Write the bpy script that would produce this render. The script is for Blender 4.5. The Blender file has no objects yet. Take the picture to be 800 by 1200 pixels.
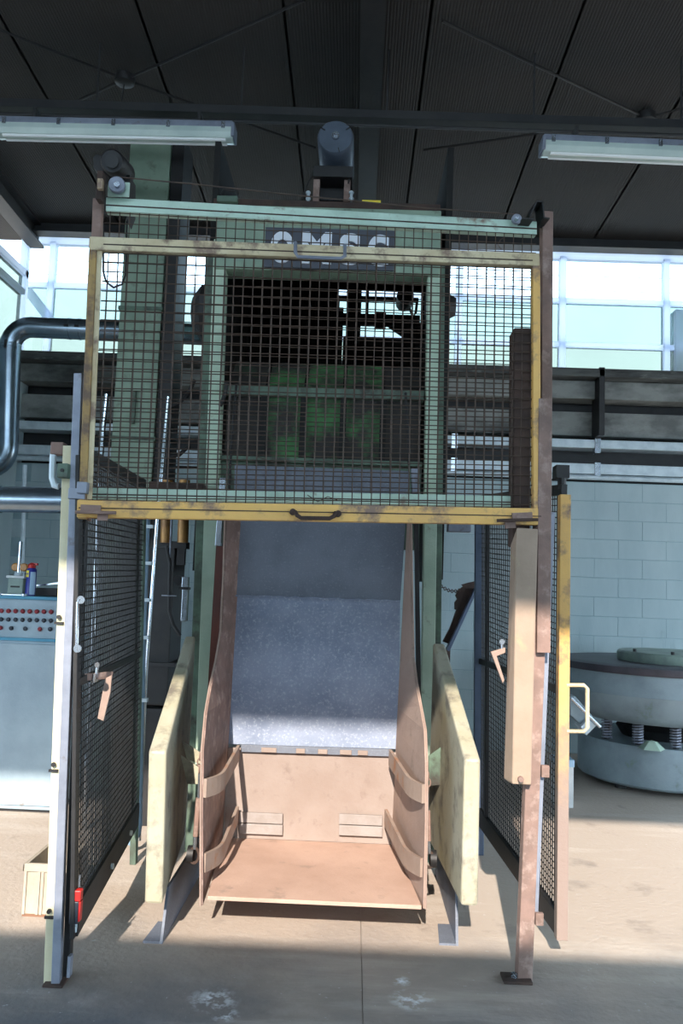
import bpy, bmesh, math, random
from mathutils import Vector, Matrix, Euler
random.seed(7)
scn = bpy.context.scene
col = scn.collection
R = math.radians

# ------------------------------------------------------------------ camera, sky, sun, exposure
F = 968.0                      # focal length in pixels of the 800x1200 frame
H = 1.6
K = F / 1000.0                 # depths below are written for a 1000 px lens
ROLL = 0.037
PITCH = math.atan(89.4 / F)
YAW = math.atan(18.3 / F)
cam_d = bpy.data.cameras.new('camera')
cam = bpy.data.objects.new('camera', cam_d)
col.objects.link(cam)
cam_d.sensor_fit = 'VERTICAL'
cam_d.sensor_height = 36.0
cam_d.lens = 36.0 * F / 1200.0
cam_d.clip_end = 300
CM = Matrix.Rotation(YAW, 4, 'Z') @ Matrix.Rotation(math.pi / 2 + PITCH, 4, 'X') @ Matrix.Rotation(ROLL, 4, 'Z')
CM = Matrix.Translation((0, 0, H)) @ CM
cam.matrix_world = CM
scn.camera = cam

world = bpy.data.worlds.new('sky')
scn.world = world
world.use_nodes = True
wn = world.node_tree
bg = wn.nodes['Background']
bg.inputs[0].default_value = (0.66, 0.84, 1.0, 1)
bg.inputs[1].default_value = 6.4

sun_d = bpy.data.lights.new('sun', 'SUN')
sun = bpy.data.objects.new('sun', sun_d)
col.objects.link(sun)
sun_d.energy = 9.5
sun_d.angle = R(0.6)
sun_d.color = (1.0, 0.90, 0.79)
SUN_TAN = 0.60
sdir = Vector((0.09, 1.0, -SUN_TAN)).normalized()     # the way the light travels
sun.rotation_euler = sdir.to_track_quat('-Z', 'Y').to_euler()
sun.location = (0, -20, 14)

scn.view_settings.view_transform = 'Standard'
scn.view_settings.look = 'None'
scn.view_settings.exposure = 0.0
scn.view_settings.gamma = 1.0
scn.view_settings.use_curve_mapping = False
scn.cycles.max_bounces = 8
scn.cycles.transparent_max_bounces = 24
scn.cycles.use_denoising = True

# ------------------------------------------------------------------ geometry helpers
def ray(px, py):
    d = Vector(((px - 400) / F, -(py - 600) / F, -1.0))
    return CM.to_3x3() @ d

def P(px, py, d):                 # the point seen at a pixel at depth d in front of the lens
    r = ray(px, py); t = d * K / r.y
    return Vector((r.x * t, d * K, H + r.z * t))

def PZ(px, py, z=0.0):            # the point seen at a pixel at height z
    r = ray(px, py); t = (z - H) / r.z
    return Vector((r.x * t, r.y * t, z))

def S(px, d):                     # size of px pixels at depth d
    return px * d * K / F

roots = {}
class MB:
    def __init__(self):
        self.v = []; self.f = []
    def add(self, verts, faces):
        n = len(self.v)
        self.v += [Vector(v) for v in verts]
        self.f += [tuple(i + n for i in f) for f in faces]
        return self
    def hexa(self, c):            # 8 corners: 4 low then 4 high
        return self.add(c, [(0, 3, 2, 1), (4, 5, 6, 7), (0, 1, 5, 4), (1, 2, 6, 5), (2, 3, 7, 6), (3, 0, 4, 7)])
    def box(self, x0, y0, z0, x1, y1, z1):
        x0, x1 = min(x0, x1), max(x0, x1); y0, y1 = min(y0, y1), max(y0, y1); z0, z1 = min(z0, z1), max(z0, z1)
        return self.hexa([(x0, y0, z0), (x1, y0, z0), (x1, y1, z0), (x0, y1, z0), (x0, y0, z1), (x1, y0, z1), (x1, y1, z1), (x0, y1, z1)])
    def beam(self, a, b, w, h, side=(1, 0, 0)):   # w along side, h across
        a, b = Vector(a), Vector(b); ax = (b - a).normalized()
        s = Vector(side); s = (s - ax * s.dot(ax)).normalized(); n = ax.cross(s)
        s *= w / 2; n *= h / 2
        return self.hexa([a - s - n, a + s - n, a + s + n, a - s + n, b - s - n, b + s - n, b + s + n, b - s + n])
    def tube(self, pts, r, seg=10, cap=True):
        pts = [Vector(p) for p in pts]; n0 = len(self.v); N = len(pts)
        rr = r if isinstance(r, (list, tuple)) else [r] * N
        ref = None
        for i, p in enumerate(pts):
            t = (pts[min(i + 1, N - 1)] - pts[max(i - 1, 0)]).normalized()
            if ref is None:
                ref = Vector((0, 0, 1)) if abs(t.z) < .9 else Vector((1, 0, 0))
            s = (ref - t * ref.dot(t)).normalized(); ref = s; u = t.cross(s)
            for k in range(seg):
                a = 2 * math.pi * k / seg
                self.v.append(p + (s * math.cos(a) + u * math.sin(a)) * rr[i])
        for i in range(N - 1):
            for k in range(seg):
                a = n0 + i * seg + k; b = n0 + i * seg + (k + 1) % seg
                self.f.append((a, b, b + seg, a + seg))
        if cap:
            self.f.append(tuple(n0 + k for k in reversed(range(seg))))
            self.f.append(tuple(n0 + (N - 1) * seg + k for k in range(seg)))
        return self
    def disc(self, c, axis, r, t, seg=24):        # a drum: centre, axis, radius, thickness
        a = Vector(axis).normalized() * t / 2; c = Vector(c)
        return self.tube([c - a, c + a], r, seg)
    def lathe(self, c, prof, seg=48):
        c = Vector(c); n0 = len(self.v); N = len(prof)
        for r, z in prof:
            for k in range(seg):
                a = 2 * math.pi * k / seg
                self.v.append(c + Vector((r * math.cos(a), r * math.sin(a), z)))
        for i in range(N - 1):
            for k in range(seg):
                a = n0 + i * seg + k; b = n0 + i * seg + (k + 1) % seg
                self.f.append((a, b, b + seg, a + seg))
        return self
    def prism(self, poly, off):                   # a planar outline pushed along off
        n = len(poly); off = Vector(off); n0 = len(self.v)
        poly = [Vector(p) for p in poly]
        self.v += poly + [p + off for p in poly]
        self.f.append(tuple(n0 + i for i in reversed(range(n))))
        self.f.append(tuple(n0 + n + i for i in range(n)))
        for i in range(n):
            j = (i + 1) % n
            self.f.append((n0 + i, n0 + j, n0 + n + j, n0 + n + i))
        return self
    def build(self, name, m, parent=None, bev=0.0, smooth=False, solid=0.0):
        L = Vector((0, 0, 0))
        if parent is not None:
            L = roots[parent.name]
        elif self.v:
            xs = [v.x for v in self.v]; ys = [v.y for v in self.v]; zs = [v.z for v in self.v]
            L = Vector(((min(xs) + max(xs)) / 2, (min(ys) + max(ys)) / 2, min(zs)))
        me = bpy.data.meshes.new(name)
        me.from_pydata([v - L for v in self.v], [], self.f)
        bm = bmesh.new(); bm.from_mesh(me)
        bmesh.ops.recalc_face_normals(bm, faces=bm.faces[:])
        bm.to_mesh(me); bm.free()
        if smooth:
            me.polygons.foreach_set('use_smooth', [True] * len(me.polygons))
            me.set_sharp_from_angle(angle=R(38))
        me.materials.append(m)
        o = bpy.data.objects.new(name, me); col.objects.link(o)
        if parent is not None:
            o.parent = parent
        else:
            o.location = L
        roots[o.name] = L
        if solid:
            s = o.modifiers.new('thickness', 'SOLIDIFY'); s.thickness = solid; s.offset = 0
        if bev:
            b = o.modifiers.new('edge', 'BEVEL'); b.width = bev; b.segments = 2; b.limit_method = 'ANGLE'
        return o

def thing(name, loc, label, cat, group=None):
    o = bpy.data.objects.new(name, None); col.objects.link(o)
    o.empty_display_size = .1
    o.location = loc; roots[o.name] = Vector(loc)
    return tag(o, label, cat, group)
def tag(o, label, cat, group=None):
    o['label'] = label; o['category'] = cat
    if group: o['group'] = group
    return o
def struct(o):
    o['kind'] = 'structure'; return o
def lab(o, label):
    o['label'] = label; return o

def pbox(px0, py0, px1, py1, d, depth, mb=None):  # an upright box with its front face at depth d
    mb = mb or MB()
    xm, ym = (px0 + px1) / 2, (py0 + py1) / 2
    mb.box(P(px0, ym, d).x, d * K, P(xm, py0, d).z, P(px1, ym, d).x, d * K + depth, P(xm, py1, d).z)
    return mb
def pbeam(a, b, d, wpx, depth, mb=None, d2=None):  # a bar between two pixels, wpx wide in the picture
    mb = mb or MB()
    p, q = P(a[0], a[1], d), P(b[0], b[1], d2 or d)
    ax = (q - p).normalized(); side = ax.cross(Vector((0, 1, 0)))
    off = Vector((0, depth / 2, 0))
    mb.beam(p + off, q + off, S(wpx, (d + (d2 or d)) / 2), depth, side)
    return mb

# ------------------------------------------------------------------ materials
def lin(c):
    return tuple((x / 255 / 12.92) if x <= 10 else ((x / 255 + .055) / 1.055) ** 2.4 for x in c) + (1,)

def pmat(name, c1, c2=None, c3=None, scale=6, rough=.6, metal=0.0, t2=(.4, .65), t3=(.6, .7), s3=None,
         bump=.15, stretch=(1, 1, 1), bscale=60, r2=None, dust=None, dusty=None, world=False):
    m = bpy.data.materials.new(name); m.use_nodes = True
    nt = m.node_tree; N = nt.nodes; L = nt.links
    b = N['Principled BSDF']
    b.inputs['Roughness'].default_value = rough; b.inputs['Metallic'].default_value = metal
    tc = N.new('ShaderNodeTexCoord'); mp = N.new('ShaderNodeMapping'); mp.inputs['Scale'].default_value = stretch
    L.new(N.new('ShaderNodeNewGeometry').outputs['Position'] if world else tc.outputs['Object'], mp.inputs[0])
    def noise(sc, det=6, rg=.6):
        n = N.new('ShaderNodeTexNoise'); n.inputs['Scale'].default_value = sc
        n.inputs['Detail'].default_value = det; n.inputs['Roughness'].default_value = rg
        L.new(mp.outputs[0], n.inputs['Vector']); return n
    def ramp(n, a, c):
        r = N.new('ShaderNodeMapRange'); r.inputs[1].default_value = a; r.inputs[2].default_value = c
        L.new(n.outputs[0], r.inputs[0]); return r
    cur = None
    if c2 is not None:
        n = noise(scale); r = ramp(n, *t2)
        mx = N.new('ShaderNodeMix'); mx.data_type = 'RGBA'
        mx.inputs[6].default_value = lin(c1); mx.inputs[7].default_value = lin(c2)
        L.new(r.outputs[0], mx.inputs[0]); cur = mx.outputs[2]
        if r2 is not None:
            rm = N.new('ShaderNodeMapRange'); rm.inputs[3].default_value = rough; rm.inputs[4].default_value = r2
            L.new(r.outputs[0], rm.inputs[0]); L.new(rm.outputs[0], b.inputs['Roughness'])
    if c3 is not None:
        n = noise(s3 or scale * 2.7, 8, .65); r = ramp(n, *t3)
        mx = N.new('ShaderNodeMix'); mx.data_type = 'RGBA'
        if cur is not None: L.new(cur, mx.inputs[6])
        else: mx.inputs[6].default_value = lin(c1)
        mx.inputs[7].default_value = lin(c3)
        L.new(r.outputs[0], mx.inputs[0]); cur = mx.outputs[2]
    if dusty is not None:         # blast dust around the machine, also lightened to carry the sunlit floor band
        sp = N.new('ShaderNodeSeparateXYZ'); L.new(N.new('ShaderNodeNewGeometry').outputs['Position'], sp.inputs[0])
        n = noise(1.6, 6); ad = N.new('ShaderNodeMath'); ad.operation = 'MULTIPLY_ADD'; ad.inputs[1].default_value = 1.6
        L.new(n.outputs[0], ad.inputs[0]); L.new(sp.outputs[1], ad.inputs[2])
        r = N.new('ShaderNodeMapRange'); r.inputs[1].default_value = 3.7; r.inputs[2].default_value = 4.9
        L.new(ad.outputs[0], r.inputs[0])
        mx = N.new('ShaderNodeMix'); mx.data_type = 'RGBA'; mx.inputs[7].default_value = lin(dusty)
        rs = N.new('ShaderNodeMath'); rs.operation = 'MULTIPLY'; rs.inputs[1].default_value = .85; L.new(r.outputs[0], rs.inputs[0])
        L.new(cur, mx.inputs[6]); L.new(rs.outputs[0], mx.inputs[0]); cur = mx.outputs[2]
        # pale streaks of swept dust and a few white splashes
        mp2 = N.new('ShaderNodeMapping'); mp2.inputs['Scale'].default_value = (.45, 2.2, 1); L.new(tc.outputs['Object'], mp2.inputs[0])
        n = N.new('ShaderNodeTexNoise'); n.inputs['Scale'].default_value = 1.7; n.inputs['Detail'].default_value = 8; n.inputs['Roughness'].default_value = .62
        L.new(mp2.outputs[0], n.inputs['Vector']); r = ramp(n, .52, .72)
        mx = N.new('ShaderNodeMix'); mx.data_type = 'RGBA'; mx.inputs[7].default_value = lin((206, 198, 188)); L.new(cur, mx.inputs[6])
        rs = N.new('ShaderNodeMath'); rs.operation = 'MULTIPLY'; rs.inputs[1].default_value = .45; L.new(r.outputs[0], rs.inputs[0]); L.new(rs.outputs[0], mx.inputs[0]); cur = mx.outputs[2]
        for c4, c5, sc_, lo_, hi_, am in (((58, 56, 55), None, 3.1, .60, .74, .4), ((226, 230, 236), None, 34.0, .66, .74, .35)):
            n = noise(sc_, 8, .6); r = ramp(n, lo_, hi_)
            mx = N.new('ShaderNodeMix'); mx.data_type = 'RGBA'; mx.inputs[7].default_value = lin(c4); L.new(cur, mx.inputs[6])
            rs = N.new('ShaderNodeMath'); rs.operation = 'MULTIPLY'; rs.inputs[1].default_value = am; L.new(r.outputs[0], rs.inputs[0]); L.new(rs.outputs[0], mx.inputs[0]); cur = mx.outputs[2]
        for q, rad in ((PZ(250, 1172), .11), (PZ(482, 1172), .10), (PZ(470, 1150), .05), (PZ(265, 1190), .06)):
            vd = N.new('ShaderNodeVectorMath'); vd.operation = 'DISTANCE'; vd.inputs[1].default_value = q; L.new(N.new('ShaderNodeNewGeometry').outputs['Position'], vd.inputs[0])
            r = N.new('ShaderNodeMapRange'); r.inputs[1].default_value = rad; r.inputs[2].default_value = 0; L.new(vd.outputs['Value'], r.inputs[0])
            n = noise(26, 6, .6); r2_ = ramp(n, .46, .62); mu = N.new('ShaderNodeMath'); mu.operation = 'MULTIPLY'; L.new(r.outputs[0], mu.inputs[0]); L.new(r2_.outputs[0], mu.inputs[1])
            mx = N.new('ShaderNodeMix'); mx.data_type = 'RGBA'; mx.inputs[7].default_value = lin((226, 232, 240)); L.new(cur, mx.inputs[6]); L.new(mu.outputs[0], mx.inputs[0]); cur = mx.outputs[2]
    if dust is not None:          # floor dust clinging to the lower metre of the thing
        g = N.new('ShaderNodeNewGeometry'); sp = N.new('ShaderNodeSeparateXYZ'); L.new(g.outputs['Position'], sp.inputs[0])
        n = noise(7, 5); ad = N.new('ShaderNodeMath'); ad.operation = 'MULTIPLY_ADD'; ad.inputs[1].default_value = .8
        L.new(n.outputs[0], ad.inputs[0]); L.new(sp.outputs[2], ad.inputs[2])
        r = N.new('ShaderNodeMapRange'); r.inputs[1].default_value = dust[1] + .75; r.inputs[2].default_value = dust[1] + .15
        L.new(ad.outputs[0], r.inputs[0])
        mx = N.new('ShaderNodeMix'); mx.data_type = 'RGBA'; mx.inputs[7].default_value = lin(dust[0])
        L.new(cur, mx.inputs[6]); L.new(r.outputs[0], mx.inputs[0]); cur = mx.outputs[2]
    if cur is not None: L.new(cur, b.inputs['Base Color'])
    else: b.inputs['Base Color'].default_value = lin(c1)
    if bump:
        n = noise(bscale, 4); bp = N.new('ShaderNodeBump'); bp.inputs['Strength'].default_value = bump
        bp.inputs['Distance'].default_value = .01
        L.new(n.outputs[0], bp.inputs['Height']); L.new(bp.outputs[0], b.inputs['Normal'])
    return m

def glass(name, tint, gloss=.06):
    m = bpy.data.materials.new(name); m.use_nodes = True
    nt = m.node_tree; nt.nodes.clear()
    o = nt.nodes.new('ShaderNodeOutputMaterial'); mx = nt.nodes.new('ShaderNodeMixShader')
    t = nt.nodes.new('ShaderNodeBsdfTransparent'); g = nt.nodes.new('ShaderNodeBsdfGlossy')
    n = nt.nodes.new('ShaderNodeTexNoise'); n.inputs['Scale'].default_value = 1.3; n.inputs['Detail'].default_value = 3
    tc = nt.nodes.new('ShaderNodeTexCoord'); nt.links.new(tc.outputs['Object'], n.inputs['Vector'])
    c = nt.nodes.new('ShaderNodeMix'); c.data_type = 'RGBA'
    c.inputs[6].default_value = tuple(x * .9 for x in tint) + (1,); c.inputs[7].default_value = tuple(tint) + (1,)
    nt.links.new(n.outputs[0], c.inputs[0]); nt.links.new(c.outputs[2], t.inputs[0])
    g.inputs['Roughness'].default_value = .08; mx.inputs[0].default_value = gloss
    nt.links.new(t.outputs[0], mx.inputs[1]); nt.links.new(g.outputs[0], mx.inputs[2])
    nt.links.new(mx.outputs[0], o.inputs[0])
    return m

def tmat(name, c):                # translucency added so backlit window frames glow, standing in for glare
    m = bpy.data.materials.new(name); m.use_nodes = True
    nt = m.node_tree; nt.nodes.clear(); N = nt.nodes; L = nt.links
    o = N.new('ShaderNodeOutputMaterial'); mx = N.new('ShaderNodeMixShader')
    d = N.new('ShaderNodeBsdfDiffuse'); t = N.new('ShaderNodeBsdfTranslucent')
    n = N.new('ShaderNodeTexNoise'); n.inputs['Scale'].default_value = 3; r = N.new('ShaderNodeMix'); r.data_type = 'RGBA'
    r.inputs[6].default_value = lin(c); r.inputs[7].default_value = lin(tuple(x * .93 for x in c))
    L.new(n.outputs[0], r.inputs[0]); L.new(r.outputs[2], d.inputs[0]); L.new(r.outputs[2], t.inputs[0])
    mx.inputs[0].default_value = .85
    L.new(d.outputs[0], mx.inputs[1]); L.new(t.outputs[0], mx.inputs[2]); L.new(mx.outputs[0], o.inputs[0])
    return m
M = {}
M['floor'] = pmat('dusty_lit_concrete', (96, 100, 107), (84, 88, 94), (120, 122, 126), scale=1.1, s3=4.5, t3=(.52, .75), rough=.85, bump=.45, bscale=35, dusty=(186, 170, 155))  # paler zone is dust plus sunlit brightness put into the colour
M['block'] = pmat('grey_block', (174, 190, 193), (158, 176, 181), (122, 138, 144), scale=1.2, s3=1.9, t3=(.6, .78), rough=.9, bump=.2, stretch=(1.5, 1, .45), world=True)
M['mortar'] = pmat('mortar', (150, 172, 178), (140, 162, 168), scale=5, rough=.95)
M['beam_conc'] = pmat('sooty_concrete', (150, 152, 148), (112, 114, 112), (62, 62, 62), scale=3, s3=1.6, t3=(.52, .78), rough=.9, stretch=(1, 1, 2))
M['beam_top'] = pmat('weathered_ledge', (96, 98, 96), (60, 60, 60), (128, 132, 128), scale=6, s3=9, t3=(.58, .68), rough=.85, stretch=(.5, 1, 2))
M['roof'] = pmat('roof_sheet', (50, 46, 44), (43, 40, 38), scale=1.5, rough=.75, bump=.03)
M['dark_steel'] = pmat('dark_steel', (36, 36, 38), (46, 45, 45), scale=5, rough=.55, bump=.1)
M['black'] = pmat('black_steel', (24, 24, 26), (38, 36, 36), scale=6, rough=.55, bump=.1)
M['inner'] = pmat('dark_inner_steel', (20, 20, 19), (30, 29, 27), scale=5, rough=.8)  # deep shade of the chamber put into a near-black colour
M['dusty_back'] = pmat('dusty_rear_plate', (150, 136, 128), (140, 124, 115), (128, 112, 104), scale=3, s3=14, t3=(.58, .75), rough=.85)
M['dusty_floor'] = pmat('dusty_tray_plate', (184, 154, 138), (170, 140, 124), (140, 122, 112), scale=2.5, s3=7, t3=(.58, .75), rough=.85, bump=.25)
M['galv'] = pmat('galvanised', (206, 218, 224), (182, 196, 204), scale=9, rough=.4, metal=.15, bump=.05)
M['case'] = pmat('dusty_case_paint', (160, 138, 120), (146, 126, 108), (168, 158, 118), scale=4, s3=6, t3=(.56, .72), rough=.6)
M['duct'] = pmat('duct_steel', (150, 166, 178), (130, 146, 160), scale=5, rough=.26, metal=.9, bump=.03)
M['win_frame'] = tmat('window_frame_white', (240, 246, 255))
M['green'] = pmat('pale_green_paint', (176, 194, 172), (158, 178, 156), (116, 110, 96), scale=4, s3=9, t3=(.62, .78), rough=.5)
M['green_dk'] = pmat('grimy_green_paint', (92, 114, 98), (68, 80, 70), (58, 54, 48), scale=5, s3=7, t3=(.52, .7), rough=.6)
M['green_tw'] = pmat('dimmed_grimy_sage_paint', (136, 156, 136), (118, 138, 120), (84, 84, 74), scale=3, s3=8, t3=(.58, .75), rough=.55)  # darker sage with grime; dim light on tower and header put into colour
M['green_bar'] = pmat('worn_mint_paint', (184, 208, 192), (160, 184, 168), (128, 112, 98), scale=5, s3=11, t3=(.58, .72), rough=.5)
M['apron'] = pmat('hopper_paint', (52, 48, 45), (40, 38, 36), (48, 72, 50), scale=4, s3=3.2, t3=(.56, .72), rough=.8)
M['apron_g'] = pmat('worn_green_hopper_paint', (50, 46, 43), (42, 40, 38), (66, 116, 68), scale=4, s3=3.5, t3=(.42, .58), rough=.75)
M['yellow_dirty'] = pmat('dirty_yellow_paint', (170, 138, 84), (136, 110, 78), (104, 84, 70), scale=5, s3=10, t3=(.48, .62), rough=.65)
M['vgreen'] = pmat('bright_green_paint', (62, 110, 66), (54, 78, 54), (136, 92, 56), scale=5, s3=6, t3=(.66, .72), rough=.7)
M['yellow'] = pmat('worn_yellow_paint', (228, 180, 100), (206, 162, 100), (128, 104, 90), scale=3, s3=6, t3=(.5, .62), rough=.55, dust=((142, 124, 115), .95))
M['yellow_old'] = pmat('faded_yellow_paint', (212, 198, 164), (186, 166, 130), (136, 114, 98), scale=4, s3=9, t3=(.52, .64), rough=.65)
M['cream'] = pmat('faded_cream_yellow_paint', (214, 208, 178), (204, 192, 156), (160, 152, 134), scale=4, s3=9, t3=(.58, .75), rough=.6)
M['wing'] = pmat('wing_paint', (170, 166, 148), (160, 152, 124), (112, 106, 96), scale=3, s3=8, t3=(.5, .68), rough=.5)
M['rust'] = pmat('rusty_steel', (138, 112, 102), (112, 92, 84), (164, 142, 132), scale=6, s3=13, t3=(.52, .7), rough=.75)
M['bar_rust'] = pmat('rubbed_bar_steel', (152, 134, 122), (138, 118, 106), (150, 104, 72), scale=5, s3=9, t3=(.56, .68), rough=.7)
M['rust_dk'] = pmat('dark_rusty_steel', (72, 54, 46), (52, 40, 36), scale=7, rough=.8)
M['rust_red'] = pmat('red_oxide_steel', (118, 62, 48), (90, 52, 44), scale=7, rough=.6, stretch=(1, 1, .3))
M['dusty'] = pmat('dusty_rust_plate', (160, 138, 126), (146, 124, 113), (132, 116, 107), scale=3, s3=12, t3=(.58, .75), rough=.85)
M['plate'] = pmat('scuffed_steel_plate', (138, 148, 168), (118, 129, 150), (166, 174, 188), scale=4, s3=80, t3=(.52, .7), rough=.55, metal=.0, bump=.15, bscale=120)
M['wear'] = pmat('wear_plate_steel', (150, 142, 138), (138, 128, 122), scale=9, rough=.6)
M['pipe'] = pmat('blue_grey_pipe', (120, 146, 168), (104, 130, 152), scale=6, rough=.35)
M['plate_dk'] = pmat('dull_steel_plate', (108, 114, 126), (94, 100, 112), (130, 136, 146), scale=4, s3=90, t3=(.56, .72), rough=.6, metal=.0, bump=.15, bscale=120)
M['grey_paint'] = pmat('grey_blue_steel', (140, 146, 160), (118, 124, 138), (104, 92, 88), scale=5, s3=9, t3=(.6, .72), rough=.45, metal=.2)
M['blue_post'] = pmat('slate_blue_paint', (84, 98, 120), (70, 84, 106), scale=5, rough=.5)
M['wire'] = pmat('wire', (84, 68, 58), (62, 52, 46), scale=20, rough=.6, metal=.2, bump=0)
M['wire_dk'] = pmat('black_wire', (26, 24, 24), (20, 20, 20), scale=20, rough=.6, bump=0)
M['cab'] = pmat('cabinet_grey_blue', (160, 178, 188), (144, 162, 174), (122, 106, 92), scale=3, s3=5, t3=(.66, .76), rough=.5)
M['cyan'] = pmat('cyan_trim', (62, 142, 172), (56, 128, 158), scale=6, rough=.45)
M['tub'] = pmat('tub_grey', (146, 162, 170), (124, 140, 148), (112, 132, 112), scale=3, s3=6, t3=(.6, .75), rough=.4)
M['tub_rim'] = pmat('tub_rim', (74, 72, 82), (58, 58, 66), (96, 84, 78), scale=5, rough=.45)
M['lid'] = pmat('lid_grey_green', (150, 168, 156), (120, 136, 130), scale=5, rough=.5)
M['steel'] = pmat('bright_steel', (190, 196, 204), (170, 178, 188), scale=12, rough=.25, metal=.85, bump=.03)
M['chrome'] = pmat('chrome', (214, 220, 228), scale=4, rough=.12, metal=1.0, bump=0)
M['red'] = pmat('red_plastic', (188, 40, 38), rough=.4, bump=0)
M['dim_red'] = pmat('lamp_red', (132, 40, 50), (150, 56, 60), scale=30, rough=.3, bump=0)
M['dark_plastic'] = pmat('dark_button', (46, 52, 62), rough=.4, bump=0)
M['white'] = pmat('white_paint', (226, 228, 228), (208, 210, 210), scale=6, rough=.6, bump=.03)
M['navy'] = pmat('can_blue', (36, 46, 140), rough=.35, bump=0)
M['canlight'] = pmat('can_pale_blue', (170, 200, 226), rough=.35, bump=0)
M['yel'] = pmat('bright_yellow', (238, 214, 60), rough=.45, bump=0)
M['amber'] = pmat('amber', (196, 132, 40), (168, 108, 40), scale=14, rough=.35, bump=0)
M['brass'] = pmat('brass_drum', (160, 118, 66), (120, 86, 54), scale=6, rough=.4, metal=.4)
M['crate'] = pmat('crate_plastic', (172, 162, 146), (158, 146, 132), scale=6, rough=.6)
M['crate_in'] = pmat('crate_inside', (132, 96, 74), (112, 82, 66), scale=6, rough=.8)
M['motor'] = pmat('motor_grey_paint', (82, 92, 106), (70, 80, 92), scale=7, rough=.4)
M['diffuser'] = pmat('lamp_cover', (196, 210, 202), (178, 194, 188), scale=3, rough=.3, bump=0)
M['tube'] = pmat('lamp_tube', (236, 240, 238), rough=.4, bump=0)
M['rubber'] = pmat('rubber', (26, 26, 28), rough=.6, bump=0)
M['sign'] = pmat('sign_plate', (70, 74, 84), (60, 64, 74), scale=5, rough=.5)
M['letters'] = pmat('sign_letters', (218, 224, 232), rough=.5, bump=0)
M['g_clear'] = glass('clear_glass', (.9, .95, .97))
M['g_cyan'] = glass('cyan_tinted_glass', (.46, .53, .51))
M['g_pale'] = glass('pale_green_panel', (.44, .47, .425))

# ------------------------------------------------------------------ the hall
D_WALL = 9.0; YW = D_WALL * K
ZSILL = P(720, 442, D_WALL).z
ZTOP = P(720, 300, D_WALL).z
def zc(y): return ZTOP + .12 + .05 * (YW - y)      # underside of the roof
Y0 = -3.0                                            # back wall behind the lens

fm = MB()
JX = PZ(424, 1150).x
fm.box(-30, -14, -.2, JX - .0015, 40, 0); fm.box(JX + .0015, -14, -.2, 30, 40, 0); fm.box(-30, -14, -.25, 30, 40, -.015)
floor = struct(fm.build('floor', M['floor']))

# far wall of concrete blocks
wl = MB(); XL, XR = -3.75, 5.0
ZB = P(720, 566, D_WALL).z
wl.box(XL - .2, YW + .0, 0, XR, YW + .25, ZB)
wall = struct(wl.build('wall_far', M['mortar']))
ch = .2; bw = .5
bmb = MB(); bmb.box(-.248, -.012, .002, .248, .012, ch - .002)
proto = None
rows = int(ZB / ch + .5)
for i in range(rows):
    z = i * (ZB / rows)
    x = XL + (.25 if i % 2 else 0)
    while x < XR - .3:
        if proto is None:
            proto = bmb.build('concrete_block', M['block'], wall)
            proto.data.transform(Matrix.Translation(roots[wall.name]))
            b = proto
            m = b.modifiers.new('edge', 'BEVEL'); m.width = .003; m.segments = 1
        else:
            b = proto.copy(); col.objects.link(b)
        b.location = Vector((x + .25, YW + .007 + random.uniform(0, .003), z)) - roots[wall.name]
        x += bw
def strip(py0, py1, out, m, name, par=None):
    z1, z0 = P(720, py0, D_WALL).z, P(720, py1, D_WALL).z
    mb = MB(); mb.box(XL - .2, YW + .25, z0, XR, YW - out, z1)
    return mb.build(name, m, par, bev=.008)
gird = struct(strip(484, 512, .0, M['beam_conc'], 'trim_1'))
strip(450, 471, .10, M['beam_conc'], 'upper_beam', gird)
strip(440, 449.5, .26, M['beam_top'], 'ledge', gird)
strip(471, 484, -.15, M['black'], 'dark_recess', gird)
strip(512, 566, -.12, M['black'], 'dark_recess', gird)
for bx_ in (697,):
    mb = MB(); p = P(697, 440, D_WALL)
    mb.box(p.x - .03, YW, P(697, 515, D_WALL).z, p.x + .03, YW - .26, p.z + .02)
    mb.build('bracket', M['dark_steel'], gird, bev=.005)
# galvanised rails along the wall
for n, (pa, pb, r_) in enumerate(((518, 528, 0), (546, 558, 1))):
    mb = MB(); z1, z0 = P(720, pa, D_WALL).z, P(720, pb, D_WALL).z
    mb.box(XL, YW - .10, z0, XR, YW + .3, z1)
    t = mb.build('wall_rail', M['galv'], None, bev=.006)
    tag(t, ['upper pale galvanised rail running along the far block wall', 'lower pale galvanised rail with a round pipe beneath it on far wall'][n], 'rail')
    for k in range(5):
        xx = P(697, 500, D_WALL).x - 4.5 + 1.5 * k + 1.5
        cl = MB(); cl.box(xx - .03, YW - .11, z0 - .05, xx + .03, YW - .02, z1 + .012); cl.build('clamp', M['steel'], t)
    if r_:
        mb = MB(); mb.tube([(XL, YW - .09, z0 - .035), (XR, YW - .09, z0 - .035)], .028, 10)
        mb.build('pipe', M['galv'], t, smooth=True)

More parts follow.
